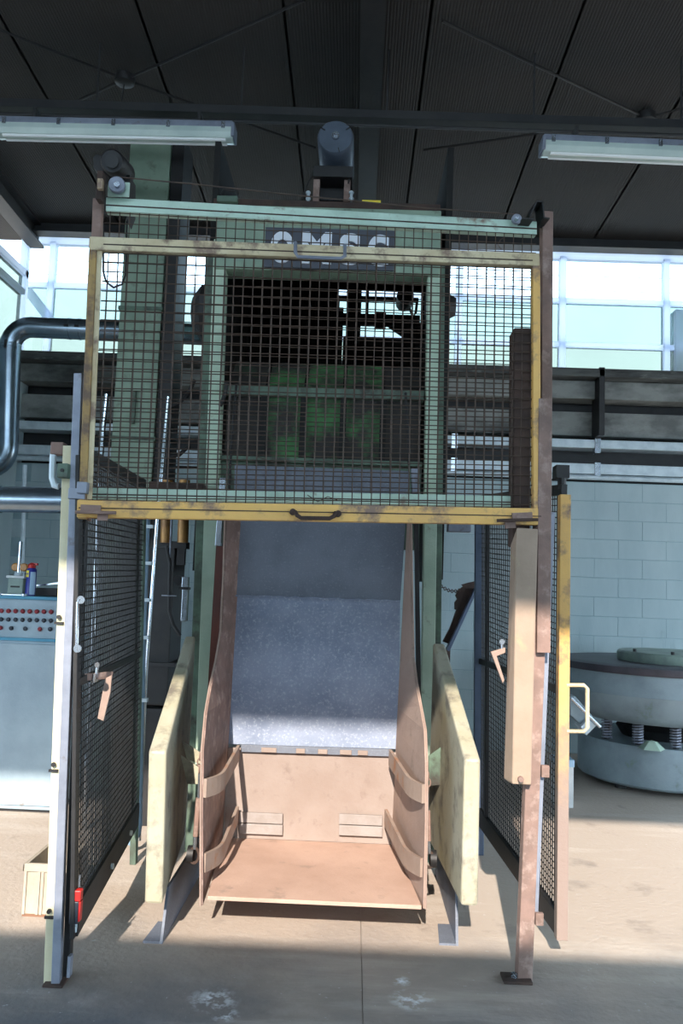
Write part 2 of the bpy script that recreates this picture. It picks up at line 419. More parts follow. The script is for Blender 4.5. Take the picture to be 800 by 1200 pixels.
# clerestory of the far wall
zA = P(720, 404, D_WALL).z; zBm = P(720, 352, D_WALL).z
wf = MB()
wf.box(XL, YW + .05, ZTOP - .03, XR, YW + .12, ZTOP + .05)
win = struct(wf.build('window_1', M['win_frame']))
zr = [ZSILL - .03, zA, zBm, ZTOP]
for z in zr[:3]:
    mb = MB(); mb.box(XL, YW + .05, z - .025, XR, YW + .12, z + .035); mb.build('transom', M['win_frame'], win, bev=.005)
xm1, xm2 = P(660, 400, D_WALL).x, P(783, 410, D_WALL).x
pitch = xm2 - xm1
xs = [xm1 + pitch * k for k in range(-5, 4)]
xs = [x for x in xs if XL < x < XR]
for x in xs:
    mb = MB(); mb.box(x - .035, YW + .04, ZSILL, x + .035, YW + .13, ZTOP); mb.build('mullion', M['win_frame'], win, bev=.005)
ex = [XL] + xs + [XR]
for a, b in zip(ex, ex[1:]):
    for k, mt in enumerate(('g_pale', 'g_cyan', 'g_clear')):
        mb = MB(); mb.box(a + .03, YW + .08, zr[k] + .03, b - .03, YW + .088, zr[k + 1] - .02)
        mb.build('pane', M[mt], win)
for py in (316, 333):
    z = P(720, py + 2, D_WALL).z
    mb = MB(); mb.box(XL, YW + .16, z - .005, XR, YW + .165, z + .005); mb.build('glazing_bar', M['win_frame'], win)
mb = MB(); mb.beam(P(30, 338, D_WALL) + Vector((0, .06, 0)), P(62, 380, D_WALL) + Vector((0, .06, 0)), .10, .05, (1, 0, 1)); mb.build('brace', M['win_frame'], win)
mb = MB(); px = P(790, 400, D_WALL); mb.box(px.x + .02, YW + .01, ZSILL - .02, px.x + .35, YW + .2, P(790, 362, D_WALL).z)
mb.build('post', M['win_frame'], win)

# left return wall at the corner
xl = P(34, 350, D_WALL).x
lw = MB(); lw.box(xl - .15, 5.2, 0, xl, YW + .2, ZSILL)
wleft = struct(lw.build('wall_left', M['block']))
w2 = MB(); w2.box(xl - .1, 5.2, ZTOP - .45, xl - .02, YW, ZTOP - .38)
win2 = struct(w2.build('window_2', M['win_frame'], None))
mb = MB(); mb.box(xl - .1, YW - .07, ZSILL, xl - .02, YW, ZTOP); mb.build('mullion', M['win_frame'], win2)
mb = MB(); mb.box(xl - .1, 5.2, P(30, 345, D_WALL).z - .03, xl - .02, YW - .07, P(30, 345, D_WALL).z + .03); mb.build('transom', M['win_frame'], win2)
mb = MB(); mb.box(xl - .07, 5.2, ZSILL, xl - .06, YW - .07, ZTOP - .45); mb.build('pane', M['g_pale'], win2)

# roof of ribbed sheets on steel
XA, XB = -7.0, 7.0
rm = MB(); rm.hexa([(XA, Y0 - .5, zc(Y0 - .5) + .1), (XB, Y0 - .5, zc(Y0 - .5) + .1), (XB, YW + .4, zc(YW + .4) + .1), (XA, YW + .4, zc(YW + .4) + .1),
                    (XA, Y0 - .5, zc(Y0 - .5) + .16), (XB, Y0 - .5, zc(Y0 - .5) + .16), (XB, YW + .4, zc(YW + .4) + .16), (XA, YW + .4, zc(YW + .4) + .16)])
ceil = struct(rm.build('ceiling', M['roof']))
seam = [P(312, 0, 6.2).x]
pw = 1.02; xp = -.62 - pw * 7 + .0
rp = MB(); nr = 44; w_ = pw - .02
prof = []
for k in range(nr):
    x0 = w_ * k / nr; s_ = w_ / nr
    prof += [(x0, 0), (x0 + s_ * .55, 0), (x0 + s_ * .65, .003), (x0 + s_ * .9, .003)]
prof.append((w_, 0))
va = [(x, Y0 - .4, zc(Y0 - .4) + z) for x, z in prof]; vb = [(x, YW + .3, zc(YW + .3) + z) for x, z in prof]
n_ = len(prof)
rp.add(va + vb, [(i, i + 1, n_ + i + 1, n_ + i) for i in range(n_ - 1)])
first = None
for k in range(14):
    x = xp + pw * k
    if x < XA: continue
    if first is None:
        first = rp.build('roof_panel', M['roof'], ceil); first.data.transform(Matrix.Translation(roots[ceil.name])); o = first
    else:
        o = first.copy(); col.objects.link(o)
    o.location = Vector((x, 0, 0)) - roots[ceil.name]

def ibeam(a, b, w, h, t=.02):
    a, b = Vector(a), Vector(b); mb = MB(); ax = (b - a).normalized()
    side = ax.cross(Vector((0, 0, 1))).normalized(); up = side.cross(ax)
    mb.beam(a, b, t, h, side)
    mb.beam(a + up * h / 2, b + up * h / 2, w, t, side); mb.beam(a - up * h / 2, b - up * h / 2, w, t, side)
    return mb
xb = P(436, 60, 6.0).x
ib = ibeam((xb, Y0, zc(Y0) - .16), (xb, YW, zc(YW) - .16), .16, .28)
struct(ib.build('trim_2', M['black']))
ib = ibeam((XL, YW - .12, ZTOP + .11), (XR, YW - .12, ZTOP + .11), .16, .18)
struct(ib.build('trim_3', M['dark_steel']))
ib = ibeam((xl + .05, 3.0, zc(3) - .12), (xl + .05, YW, zc(YW) - .12), .16, .2)
struct(ib.build('trim_4', M['dark_steel']))

# rear wall with the clerestory that lets the sunlight in
def sun_z(yfloor): return (yfloor - Y0) * SUN_TAN
ZS0, ZS1 = sun_z(4.0 * K), sun_z(6.55 * K)
rw = MB()
rw.box(-4.2, Y0 - .2, 0, 4.2, Y0, ZS0); rw.box(-4.2, Y0 - .2, ZS1, 4.2, Y0, zc(Y0) + .1)
rw.box(-4.6, Y0 - .2, 0, -4.2, Y0, zc(Y0) + .1); rw.box(4.2, Y0 - .2, 0, 4.6, Y0, zc(Y0) + .1)
struct(rw.build('wall_rear', M['block']))
for x in (-7.2, 7.0):  # upper side walls out of view, added to keep the roof zone dark
    mb = MB(); mb.box(x, Y0 - .2, 3.0, x + .2, YW + .25, zc(Y0) + .1)
    struct(mb.build('wall_left' if x < 0 else 'wall_right_shade', M['block']))
mb = MB(); mb.box(-7.2, Y0 - .2, 3.0, -4.6, Y0, zc(Y0) + .1); mb.build('upper_shade_panel', M['block'], scn.objects['wall_rear'])  # unseen closures above the side openings, added to darken the upper hall
mb = MB(); mb.box(4.6, Y0 - .2, 3.0, 7.2, Y0, zc(Y0) + .1); mb.build('upper_shade_panel', M['block'], scn.objects['wall_rear'])
mb = MB(); mb.beam((1.9, Y0 - .1, ZS0), (2.7, Y0 - .1, ZS1), .05, .05)
struct(mb.build('trim_5', M['win_frame']))

# cable tray under the roof, lamps, roof braces
a, b = P(-140, 123.5, 5.95), P(1060, 161.7, 5.95)
mb = MB(); mb.beam(a, b, .10, .012, (0, 1, 0)); mb.beam(a + Vector((0, -.05, .025)), b + Vector((0, -.05, .025)), .01, .06, (0, 1, 0)); mb.beam(a + Vector((0, .05, .025)), b + Vector((0, .05, .025)), .01, .06, (0, 1, 0))
tray = mb.build('cable_tray', M['dark_steel'])
tag(tray, 'long dark steel cable tray crossing the hall above the lamps', 'tray')
mb = MB(); mb.tube([a + Vector((0, -.06, -.07)), b + Vector((0, -.06, -.07))], .012, 8); mb.build('conduit', M['dark_steel'], tray, smooth=True)
for k in range(7):
    q = a.lerp(b, (k + .5) / 7); mb = MB(); mb.box(q.x - .006, q.y - .006, q.z, q.x + .006, q.y + .006, zc(q.y)); mb.build('hanger', M['dark_steel'], tray)

def lamp(pl, pr, d, label, capx):
    a, b = P(pl[0], pl[1], d), P(pr[0], pr[1], d)
    t = thing('fluorescent_lamp', (a + b) / 2, label, 'lamp', 'fluorescent lamps under the tray')
    up = Vector((0, 0, 1)); ax = (b - a).normalized()
    mb = MB(); mb.beam(a + up * .045, b + up * .045, .11, .05, (0, 1, 0)); mb.build('housing', M['grey_paint'], t, bev=.01)
    # bowed translucent cover
    prof = [(-.062, .02), (-.066, -.02), (-.05, -.055), (0, -.07), (.05, -.055), (.066, -.02), (.062, .02)]
    mb = MB(); mb.prism([a + Vector((0, y, z)) for y, z in prof], b - a); mb.build('cover', M['diffuser'], t, bev=.004)
    for y in (-.03, .03):
        mb = MB(); mb.tube([a + Vector((0, y, -.058)) + ax * .05, b + Vector((0, y, -.058)) - ax * .05], .014, 8); mb.build('tube', M['tube'], t, smooth=True)
    for q in (a, b):
        mb = MB(); mb.beam(q - ax * .012, q + ax * .012, .137, .1, (0, 1, 0)); mb.build('end_cap', M['grey_paint'], t, bev=.006)
    for k in range(5):
        q = a.lerp(b, .04 + .23 * k)
        mb = MB(); mb.box(q.x - .012, q.y - .072, q.z + .005, q.x + .012, q.y - .06, q.z + .05); mb.build('clip', M['steel'], t)
    for f in (.15, .85):
        q = a.lerp(b, f); mb = MB(); mb.box(q.x - .01, q.y - .01, q.z + .06, q.x + .01, q.y + .01, q.z + .16); mb.beam((q.x, q.y, q.z + .15), (q.x, 5.95 * K, q.z + .15), .02, .02); mb.build('hanger', M['dark_steel'], t)
    return t
lamp((-2, 151), (274, 157), 5.7, 'long fluorescent lamp above the motor by the green tower', 0)
lamp((635, 172), (905, 184), 5.7, 'long fluorescent lamp above the pale windows, running out of the frame', 0)

def brace(px, py, d, ends, label):
    c = P(px, py, d); c.z = zc(c.y) - .06
    t = thing('roof_brace', c, label, 'brace', 'crossed roof braces')
    mb = MB(); mb.lathe(c, [(.0, -.04), (.045, -.04), (.075, -.03), (.08, .0), (.075, .03), (.0, .03)], 20); mb.build('ring', M['black'], t, smooth=True)
    for dx, dy in ends:
        e = c + Vector((dx, dy, 0)); e.z = zc(e.y) - .05
        mb = MB(); mb.tube([c, e], .011, 6); mb.build('rod', M['black'], t)
    mb = MB(); mb.tube([c, (c.x - .02, c.y + .01, P(px, py + 92, d).z)], .006, 6); mb.build('drop_rod', M['black'], t)
brace(150, 33, 6.28, [(-1.3, .80), (1.45, .87), (-1.3, -.85), (1.45, -.85)], 'steel roof brace with ring above the left lamp')
brace(757, 65, 6.6, [(-1.75, .55), (1.2, .5), (-1.75, -1.0), (1.3, -.7)], 'steel roof brace with ring above the right lamp')

# ------------------------------------------------------------------ wire mesh builder
def wires(TL, TR, BL, BR, nx, nz, r, name, m, parent, wob=.002, off=(0, 0, 0)):
    mb = MB(); nrm = (TR - TL).cross(BL - TL).normalized()
    off = Vector(off)
    def pt(u, v): return (TL.lerp(TR, u)).lerp(BL.lerp(BR, u), v) + off
    sg = 7
    for i in range(nx):
        u = (i + .5) / nx; a = random.uniform(-wob, wob); ph = random.uniform(0, 6)
        mb.tube([pt(u, k / sg) + (TR - TL).normalized() * math.sin(ph + k * 1.1) * a + nrm * r * .9 for k in range(sg + 1)], r, 4, False)
    for j in range(nz):
        v = (j + .5) / nz; a = random.uniform(-wob, wob); ph = random.uniform(0, 6)
        mb.tube([pt(k / sg, v) + (BL - TL).normalized() * math.sin(ph + k * 1.1) * a - nrm * r * .9 for k in range(sg + 1)], r, 4, False)
    return mb.build(name, m, parent)

# ------------------------------------------------------------------ the fixed guard frame
DL, DR = 3.40, 3.52            # the frame stands slightly turned
FX = DL + .07
def FG(px, py, off=0.0):       # a point on the guard plane
    pl, pr = PZ(64, 1153), PZ(615, 1150)
    u = (pr - pl).normalized(); nn = Vector((u.y, -u.x, 0))     # towards the camera
    o = pl - nn * off
    r = ray(px, py); c = Vector((0, 0, H))
    t = (o - c).dot(nn) / r.dot(nn)
    return c + r * t
UG = (FG(614, 1000) - FG(68, 1000)); UG.z = 0; UG.normalize()
NG = Vector((UG.y, -UG.x, 0))
def gbar(a, b, wpx, dep, off=0.0, mb=None):    # bar in the guard plane, front face at off
    mb = mb or MB()
    p, q = FG(*a, off), FG(*b, off); ax = (q - p).normalized(); side = ax.cross(NG)
    mb.beam(p - NG * dep / 2, q - NG * dep / 2, wpx * (p.y + q.y) / 2 / F, dep, side)
    return mb

base = FG(68, 1150); base.z = 0
gf = thing('mesh_guard', base, 'tall rusty fixed guard frame with mesh top and pale green crossbars', 'guard frame')
o = gbar((114, 232), (99, 610), 11, .05, .06).build('post', M['rust'], gf, bev=.003); lab(o, 'rusty upper post')
o = gbar((97, 600), (77, 1150), 8, .05, .05).build('post', M['black'], gf, bev=.003); lab(o, 'black lower post beside the side panel')
o = gbar((91, 437), (64.5, 1155), 9.5, .045, -.02).build('guide_channel', M['grey_paint'], gf, bev=.003)
o = gbar((79.5, 522), (57, 1152), 11.5, .012, .0).build('cover_strip', M['cream'], gf, bev=.002); lab(o, 'cream painted strip with bolts')
for p in ((69, 723), (62.5, 896), (57.5, 1068)):
    c = FG(*p, -.01); mb = MB(); mb.disc(c, NG, .009, .012, 10); mb.build('bolt', M['black'], o)
    mb = MB(); mb.box(c.x - .018, c.y, c.z - .03, c.x + .018, c.y + .012, c.z - .02); mb.build('slot', M['black'], o)
o = gbar((642, 247), (640, 610), 13, .05, .06).build('post', M['rust'], gf, bev=.003)
o = gbar((637, 600), (615, 1151), 17, .045, .0).build('post', M['rust'], gf, bev=.003); lab(o, 'dusty rusty lower post on a foot plate')
gbar((646.5, 600), (626, 1082), 8, .012, .05).build('angle_leg', M['grey_paint'], gf, bev=.002)
o = gbar((639, 467), (637, 765), 16, .014, -.035).build('overlay_strip', M['rust'], gf, bev=.002)
c = PZ(605, 1149); mb = MB(); mb.box(c.x - .06, c.y - .04, 0, c.x + .06, c.y + .05, .012); o = mb.build('foot_plate', M['rust_dk'], gf, bev=.003)
mb = MB(); mb.disc((c.x - .01, c.y, .02), (0, 0, 1), .012, .02, 8); mb.build('bolt', M['steel'], o)
c = PZ(64, 1154); mb = MB(); mb.box(c.x - .04, c.y - .03, 0, c.x + .04, c.y + .05, .01); mb.build('foot_plate', M['rust_dk'], gf, bev=.003)
mb = MB(); c = FG(79, 1132, .0); mb.box(c.x + .002, c.y - .01, c.z - .04, c.x + .014, c.y + .02, c.z + .04); mb.build('hinge_plate', M['grey_paint'], gf)
for py in (905, 1078):
    mb = MB(); c = FG(637 if py == 905 else 630, py, .03); mb.box(c.x - .012, c.y - .012, c.z - .02, c.x + .022, c.y + .01, c.z + .03); mb.build('clip', M['rust'], gf, bev=.002)
# crossbars: two lips each
for a, b, h_ in (((124, 239), (629, 267), 17), ((107, 578), (626, 588), 13)):
    o = gbar(a, b, h_, .045, .05).build('crossbar', M['green_bar'], gf, bev=.003)
    gbar((a[0], a[1] + 1), (b[0], b[1] + 1), 1.4, .004, .047).build('edge_line', M['rust_dk'], o)
wires(FG(123.5, 244, .055), FG(628, 270, .055), FG(107, 583, .055), FG(625, 592, .055), 46, 29, .0023, 'wire_mesh', M['wire'], gf)
mb = MB(); mb.tube([FG(588, 293, .05), FG(583, 287, .05), FG(586, 281, .05), FG(591, 278, .05)], .002, 5)
mb.build('loose_wire', M['wire'], gf); mb = MB(); mb.tube([FG(360, 580, .045), FG(372, 588, .03), FG(384, 582, .03), FG(395, 586, .04)], .002, 5)
mb.build('loose_wire', M['wire'], gf); mb = MB(); mb.tube([FG(300, 535, .05), FG(330, 545, .05), FG(352, 546, .04), FG(366, 539, .05)], .002, 5)
mb.build('loose_wire', M['wire'], gf); mb = MB(); mb.tube([FG(606, 420, .05), FG(613, 455, .04), FG(609, 490, .04), FG(615, 540, .05)], .002, 5)
mb.build('loose_wire', M['wire'], gf)
# little brackets at the left channel
mb = MB(); c = FG(88, 579, -.03); mb.box(c.x - .03, c.y, c.z - .02, c.x + .04, c.y + .04, c.z + .025); mb.build('bracket', M['grey_paint'], gf, bev=.003)
mb = MB(); c = FG(97, 573, -.03); mb.box(c.x - .02, c.y - .02, c.z - .02, c.x + .022, c.y + .02, c.z + .028); mb.build('bracket', M['grey_paint'], gf, bev=.003)
# hat bracket on the right post top
hat = [(621, 257), (621, 255), (627, 253), (632, 236), (636, 235), (637, 253), (643, 255), (643, 258)]
mb = MB()
hp = [FG(x, y, .0) for x, y in ((610, 258), (625, 257), (626, 253), (622, 252), (631, 236), (635, 236), (637, 254), (643, 256))]
ho = []
pts = [(611, 257), (624, 258), (620, 254), (628, 237), (635, 237), (636.5, 256), (643, 257)]
hatpts = [FG(x, y, -.01) for x, y in pts]
for p, q in zip(hatpts[2:], hatpts[3:]):
    mb.beam(p - NG * .04, q - NG * .04, .10, .006, NG)
mb.beam(hatpts[0] - NG * .04, hatpts[1] - NG * .04, .10, .006, NG)
mb.build('hat_bracket', M['black'], gf)

# ------------------------------------------------------------------ the raised sliding gate
sg = thing('sliding_gate', FG(360, 606, -.03), 'raised mesh sliding gate with worn yellow frame in front of guard', 'gate')
o = gbar((109, 277), (95.5, 608), 9, .04, -.03).build('stile', M['yellow_dirty'], sg, bev=.003)
o = gbar((116.5, 292), (104.5, 585), 6, .012, -.02).build('stile_flange', M['yellow_old'], sg, bev=.002)
o = gbar((628.5, 300), (629.5, 600), 9, .04, -.03).build('stile', M['yellow'], sg, bev=.003)
o = gbar((105, 284.5), (632, 304), 16, .04, -.034).build('top_rail', M['yellow_old'], sg, bev=.003)
gbar((121, 286), (624, 305), 1.2, .004, -.037).build('edge_line', M['rust_dk'], o)
o = gbar((90, 596), (634, 605.5), 20, .045, -.034).build('bottom_rail', M['yellow'], sg, bev=.003)
gbar((92, 595), (634, 605), 1.2, .004, -.037).build('edge_line', M['rust_dk'], o)
wires(FG(121.7, 291, -.005), FG(628.2, 310, -.005), FG(107.4, 588, -.005), FG(625.6, 597, -.005), 46, 26, .0024, 'wire_mesh', M['wire'], sg)
mb = MB(); mb.tube([FG(346, 284, -.05), FG(346, 296, -.075), FG(349, 301, -.08), FG(399, 303, -.08), FG(404, 300, -.075), FG(404, 287, -.05)], .008, 8)
lab(mb.build('handle', M['grey_paint'], sg, smooth=True), 'grey bow handle on the top rail')
mb = MB(); mb.tube([FG(346, 600, -.05), FG(348, 604, -.075), FG(353, 607, -.08), FG(386, 607.5, -.08), FG(391, 605, -.075), FG(393, 601, -.05)], .009, 8)
hb = lab(mb.build('handle', M['rust_dk'], sg, smooth=True), 'dark rusty bow handle on the bottom rail')
mb = MB(); mb.disc(FG(343, 600, -.04), NG, .014, .02, 12); mb.disc(FG(396, 602, -.04), NG, .014, .02, 12); mb.build('boss', M['rust_dk'], hb)
for x0, s_ in ((106, 1), (612, -1)):
    k = 0 if s_ > 0 else 9
    o = gbar((x0 - 12 * s_, 596 + k), (x0 + 12 * s_, 597 + k), 10, .008, -.05).build('bolt_plate', M['rust'], sg, bev=.002)
    mb = MB(); mb.tube([FG(x0 - 18 * s_, 600 + k, -.065), FG(x0 + 30 * s_, 601 + k, -.065)], .007, 8); mb.build('slide_bolt', M['rust_dk'] if s_ < 0 else M['rust'], o, smooth=True)
    gbar((x0 + 8 * s_, 605 + k), (x0 + 20 * s_, 606 + k), 9, .01, -.045).build('tab', M['rust'], o)

# ------------------------------------------------------------------ side panels
def panel(name, fx, ft, fb, fd, rx, rt, rb, rd, label, stile_m, rear_m, zmid, wfront, wrear, rail_h):
    a0, a1 = P(fx[1], fb, fd), P(fx[0], ft, fd)
    b0, b1 = P(rx[1], rb, rd), P(rx[0], rt, rd)
    t = thing(name, Vector((a0.x, a0.y, 0)), label, 'side panel', 'mesh side panels')
    dirv = (b0 - a0).normalized()
    mb = MB(); mb.beam(a0, a1, S(wfront, fd), .05); mb.build('front_stile', stile_m, t, bev=.003)
    mb = MB(); mb.beam(Vector((b0.x, b0.y, 0)), b1, S(wrear, rd), .05); mb.build('rear_post', rear_m, t, bev=.003)
    for z0, z1, h_, w in ((a0.z, b0.z, rail_h, .03), (a1.z, b1.z, .05, .03), (zmid, zmid, .035, .02)):
        p, q = a0.lerp(a1, (z0 - a0.z) / (a1.z - a0.z)), b0.lerp(b1, (z1 - b0.z) / (b1.z - b0.z))
        mb = MB(); mb.beam(p + Vector((0, 0, h_ / 2)), q + Vector((0, 0, h_ / 2)), w, h_); mb.build('rail', M['black'], t, bev=.003)
    mb = MB(); mb.beam(a0.lerp(b0, .88), a1.lerp(b1, .88), .02, .05); mb.build('inner_stile', M['black'], t, bev=.003)
    wires(a1, b1, a0, b0, int((b0 - a0).length / .029), int((a1 - a0).length / .029), .003, 'wire_mesh', M['wire_dk'], t, .0015, (.006, 0, 0))
    return t, a0, a1, b0, b1
lp, a0, a1, b0, b1 = panel('side_panel', (93, 86.5), 534, 1098, 3.52, (168, 159), 572, 968, 5.0,
    'black mesh side panel at the left with a dangling latch', M['black'], M['green_dk'], 1.16, 5, 7, .13)
q0 = a0.lerp(b0, .5)
for f in (.45, .8):
    c = a0.lerp(b0, f) + Vector((.02, 0, .05)); mb = MB(); mb.disc(c, (1, 0, 0), .014, .014, 8); mb.build('bolt', M['galv'], lp)
mb = MB(); mb.tube([P(94, 702, 3.4), P(91, 706, 3.4), P(90, 757, 3.4), P(92, 763, 3.4)], .006, 8); mb.disc(P(95, 703, 3.4), (0, 1, 0), .016, .01, 12); mb.disc(P(91, 760, 3.4), (0, 1, 0), .016, .01, 12)
lab(mb.build('pull_handle', M['steel'], lp, smooth=True), 'bare steel pull bar')
la = MB(); la.beam(P(93, 794, 3.62), P(131, 791, 3.8), .012, .03, (0, 1, 0)); o = lab(la.build('latch_arm', M['rust'], lp, bev=.002), 'rusty latch arm')
mb = MB(); mb.prism([P(123, 795, 3.72), P(131, 791, 3.72), P(129, 812, 3.72), P(121, 845, 3.72), P(114, 842, 3.72)], (0, .012, 0)); lab(mb.build('latch_flap', M['dusty'], lp, bev=.002), 'hanging steel latch flap')
mb = MB(); mb.tube([P(113, 790, 3.7), P(114, 780, 3.7)], .006, 8); mb.disc(P(114, 779, 3.7), (0, 1, 0), .011, .012, 10)
for x in (107, 112): mb.box(P(x, 790, 3.7).x - .006, 3.7 * K - .02, P(x, 799, 3.7).z, P(x, 790, 3.7).x + .006, 3.7 * K + .02, P(x, 789, 3.7).z)
mb.build('latch_pin', M['steel'], lp)

rpn, c0, c1, d0_, d1_ = panel('side_panel', (661, 657), 580, 1100, 3.92, (562, 561), 590, 965, 5.45,
    'mesh side panel at the right with a yellow front stile and bow handle', M['yellow'], M['blue_post'], 1.16, 12.5, 11, .10)
mb = MB(); mb.tube([P(664, 803, 3.9), P(684, 803, 3.88), P(688, 807, 3.88), P(688, 853, 3.88), P(684, 857, 3.88), P(664, 857, 3.9)], .009, 8)
lab(mb.build('handle', M['yellow_old'], rpn, smooth=True), 'yellowed steel bow handle')
mb = MB(); mb.prism([P(575, 764, 3.75), P(592, 759, 3.75), P(592, 765, 3.75), P(582, 769, 3.75), P(591, 797, 3.75), P(589, 801, 3.75)], (0, .02, 0))
lab(mb.build('latch_flap', M['dusty'], rpn, bev=.002), 'pale bent steel latch flap')
mb = MB(); mb.tube([P(588, 762, 3.76), P(588, 753, 3.76)], .006, 8); mb.disc(P(588, 752, 3.76), (0, 1, 0), .012, .012, 10); mb.build('latch_pin', M['steel'], rpn)
mb = MB(); c = P(658, 573, 3.95); mb.tube([c, c + Vector((0, 0, .06))], .02, 10); mb.box(c.x - .03, c.y - .02, c.z + .05, c.x + .03, c.y + .06, c.z + .11)
mb.build('hinge_top', M['black'], rpn)

# counterweight seen on the right
cw = thing('counterweight', P(612, 920, 3.68), 'long rusty counterweight case hanging inside the right guard post', 'counterweight')
prof = [(590, 912), (600, 917), (625, 918)]
d1 = 3.68
top = [P(598, 640, d1 + .1), P(605, 618, d1), P(630, 620, d1), P(630, 620, d1 + .16), P(604, 620, d1 + .16)]
bot = [P(590, 912, d1 + .1), P(600, 919, d1), P(622, 920, d1), P(622, 920, d1 + .16), P(596, 918, d1 + .16)]
mb = MB(); n = 5
mb.add(bot + top, [tuple(reversed(range(n))), tuple(range(n, 2 * n))] + [(i, (i + 1) % n, n + (i + 1) % n, n + i) for i in range(n)])
o = lab(mb.build('case', M['case'], cw, bev=.005), 'dusty yellowish painted case')
mb = MB(); mb.disc(P(610, 913, d1 - .01), (0, 1, 0), .012, .02, 8); mb.build('bolt', M['rust'], o)
mb = MB(); c_ = P(612, 385, 3.72); e_ = P(610, 625, 3.72)
pbeam((612, 384), (611, 640), 3.74, 20, .12, mb); o = lab(mb.build('weight_stack', M['rust_dk'], cw, bev=.006), 'dark brown upper weight column')

# ------------------------------------------------------------------ rope gear on top
pl_ = thing('rope_pulley', FG(137, 222, .0), 'grey rope pulley on the top left corner of the guard frame', 'pulley')
mb = MB(); mb.disc(FG(137, 217, -.01), NG, S(10.5, 3.4), .025, 28); mb.build('wheel', M['grey_paint'], pl_, bev=.004, smooth=True)
mb = MB(); mb.disc(FG(137, 217, -.03), NG, .012, .02, 12); mb.build('hub', M['steel'], pl_, smooth=True)
mb = MB(); c = FG(138, 222, .02); mb.box(c.x - .045, c.y, FG(138, 230, .02).z, c.x + .05, c.y + .01, FG(138, 213, .02).z); mb.build('bracket', M['green_bar'], pl_, bev=.003)
pr_ = thing('rope_pulley', FG(604, 262, .0), 'small grey rope pulley at the top right end of the crossbar', 'pulley')
mb = MB(); mb.disc(FG(605, 257, .02), NG, S(6.5, 3.5), .02, 24); mb.build('wheel', M['grey_paint'], pr_, bev=.003, smooth=True)
mb = MB(); mb.disc(FG(605, 257, .0), NG, .008, .03, 10); mb.build('hub', M['steel'], pr_, smooth=True)
mb = MB(); mb.tube([FG(138, 207.5, -.0), FG(230, 216, .0), FG(330, 227, .0), FG(500, 244, .0), FG(604, 251, .02)], .0035, 6)
tag(mb.build('steel_rope', M['wire']), 'thin steel rope strung between the two pulleys above the crossbar', 'rope')

# safety switch, junction box
ss = thing('safety_switch', FG(88, 1085, -.02), 'small red and black safety switch low on the left guard post', 'switch')
mb = MB(); c = FG(89, 1050, -.03); mb.box(c.x - .018, c.y, c.z - .022, c.x + .018, c.y + .035, c.z + .02); mb.build('head', M['red'], ss, bev=.004)
c2 = FG(87, 1071, -.03); mb = MB(); mb.box(c2.x - .02, c2.y, c2.z - .04, c2.x + .014, c2.y + .035, c.z - .023); mb.build('body', M['dark_plastic'], ss, bev=.003)
mb = MB(); mb.box(c2.x + .015, c2.y + .002, c2.z - .03, c2.x + .022, c2.y + .03, c.z - .023); mb.build('side_plate', M['red'], ss)
mb = MB(); mb.tube([c2 + Vector((0, .015, -.04)), c2 + Vector((0, .015, -.075))], .01, 8); mb.build('gland', M['galv'], ss, smooth=True)
mb = MB(); mb.tube([c + Vector((.005, .015, .03)), c + Vector((.005, .015, .075))], .004, 6); mb.build('lever', M['steel'], ss)
jb = thing('junction_box', FG(75, 560, -.03), 'small green terminal box on the top of the cream strip', 'terminal box')
mb = MB(); c = FG(75, 552, -.03); mb.box(c.x - .022, c.y - .02, c.z - .03, c.x + .022, c.y + .02, c.z + .03); mb.build('case', M['green_dk'], jb, bev=.004)
mb = MB(); mb.disc(c + Vector((0, -.022, 0)), (0, 1, 0), .008, .006, 10); mb.build('screw', M['black'], jb)
bb = thing('limit_switch_box', FG(69, 534, .04), 'brown rusty switch box above the green terminal box', 'switch box')
mb = MB(); c = FG(69, 526, .05); mb.box(c.x - .03, c.y - .02, c.z - .026, c.x + .025, c.y + .03, c.z + .026); mb.build('case', M['rust'], bb, bev=.004)
mb = MB(); mb.tube([P(62, 533, 3.55), P(61, 560, 3.55), P(64, 569, 3.55), P(69, 570, 3.55)], .014, 8); mb.build('conduit', M['galv'], bb, smooth=True)

# ------------------------------------------------------------------ the skip
sk = thing('loading_skip', P(368, 1000, 4.45) * 1.0, 'steel loading skip with tall scuffed back plate and dusty floor', 'skip')
DB = 4.92
xbl, xbr = P(267, 870, DB), P(466, 877, DB)
zlip = P(243, 1050, 4.0).z
zf = zlip
def zp(py, d, px=370): return P(px, py, d).z
bp = [P(267, 872, DB), P(466, 878, DB), P(469, 704, DB), P(272, 697, DB)]
mb = MB(); mb.prism(bp, (0, .012, 0)); lab(mb.build('back_plate', M['plate'], sk, bev=.002), 'scuffed bright steel back plate')
mb = MB(); mb.prism([P(272, 697, DB - .012), P(469, 704, DB - .012), P(479, 552, DB - .012), P(275, 545, DB - .012)], (0, .012, 0)); lab(mb.build('upper_plate', M['plate_dk'], sk, bev=.002), 'duller upper steel plate')
mb = MB(); mb.tube([P(272, 698, DB - .02) .lerp(P(469, 704.5, DB - .02), k / 24) + Vector((0, 0, random.uniform(-.003, .003))) for k in range(25)], .005, 5); mb.build('weld_bead', M['plate'], sk)
lo = MB(); p0, p1 = P(267, 876, DB - .015), P(466, 882, DB - .015)
zb = zf
lo.prism([p0, p1, Vector((p1.x, p1.y, zb)), Vector((p0.x, p0.y, zb))], (0, .012, 0)); lab(lo.build('lower_back_plate', M['dusty_back'], sk, bev=.002), 'dusty pinkish rear plate')
o = pbeam((282, 877), (456, 882.5), DB - .04, 8, .012).build('hinge_strip', M['plate_dk'], sk, bev=.002)
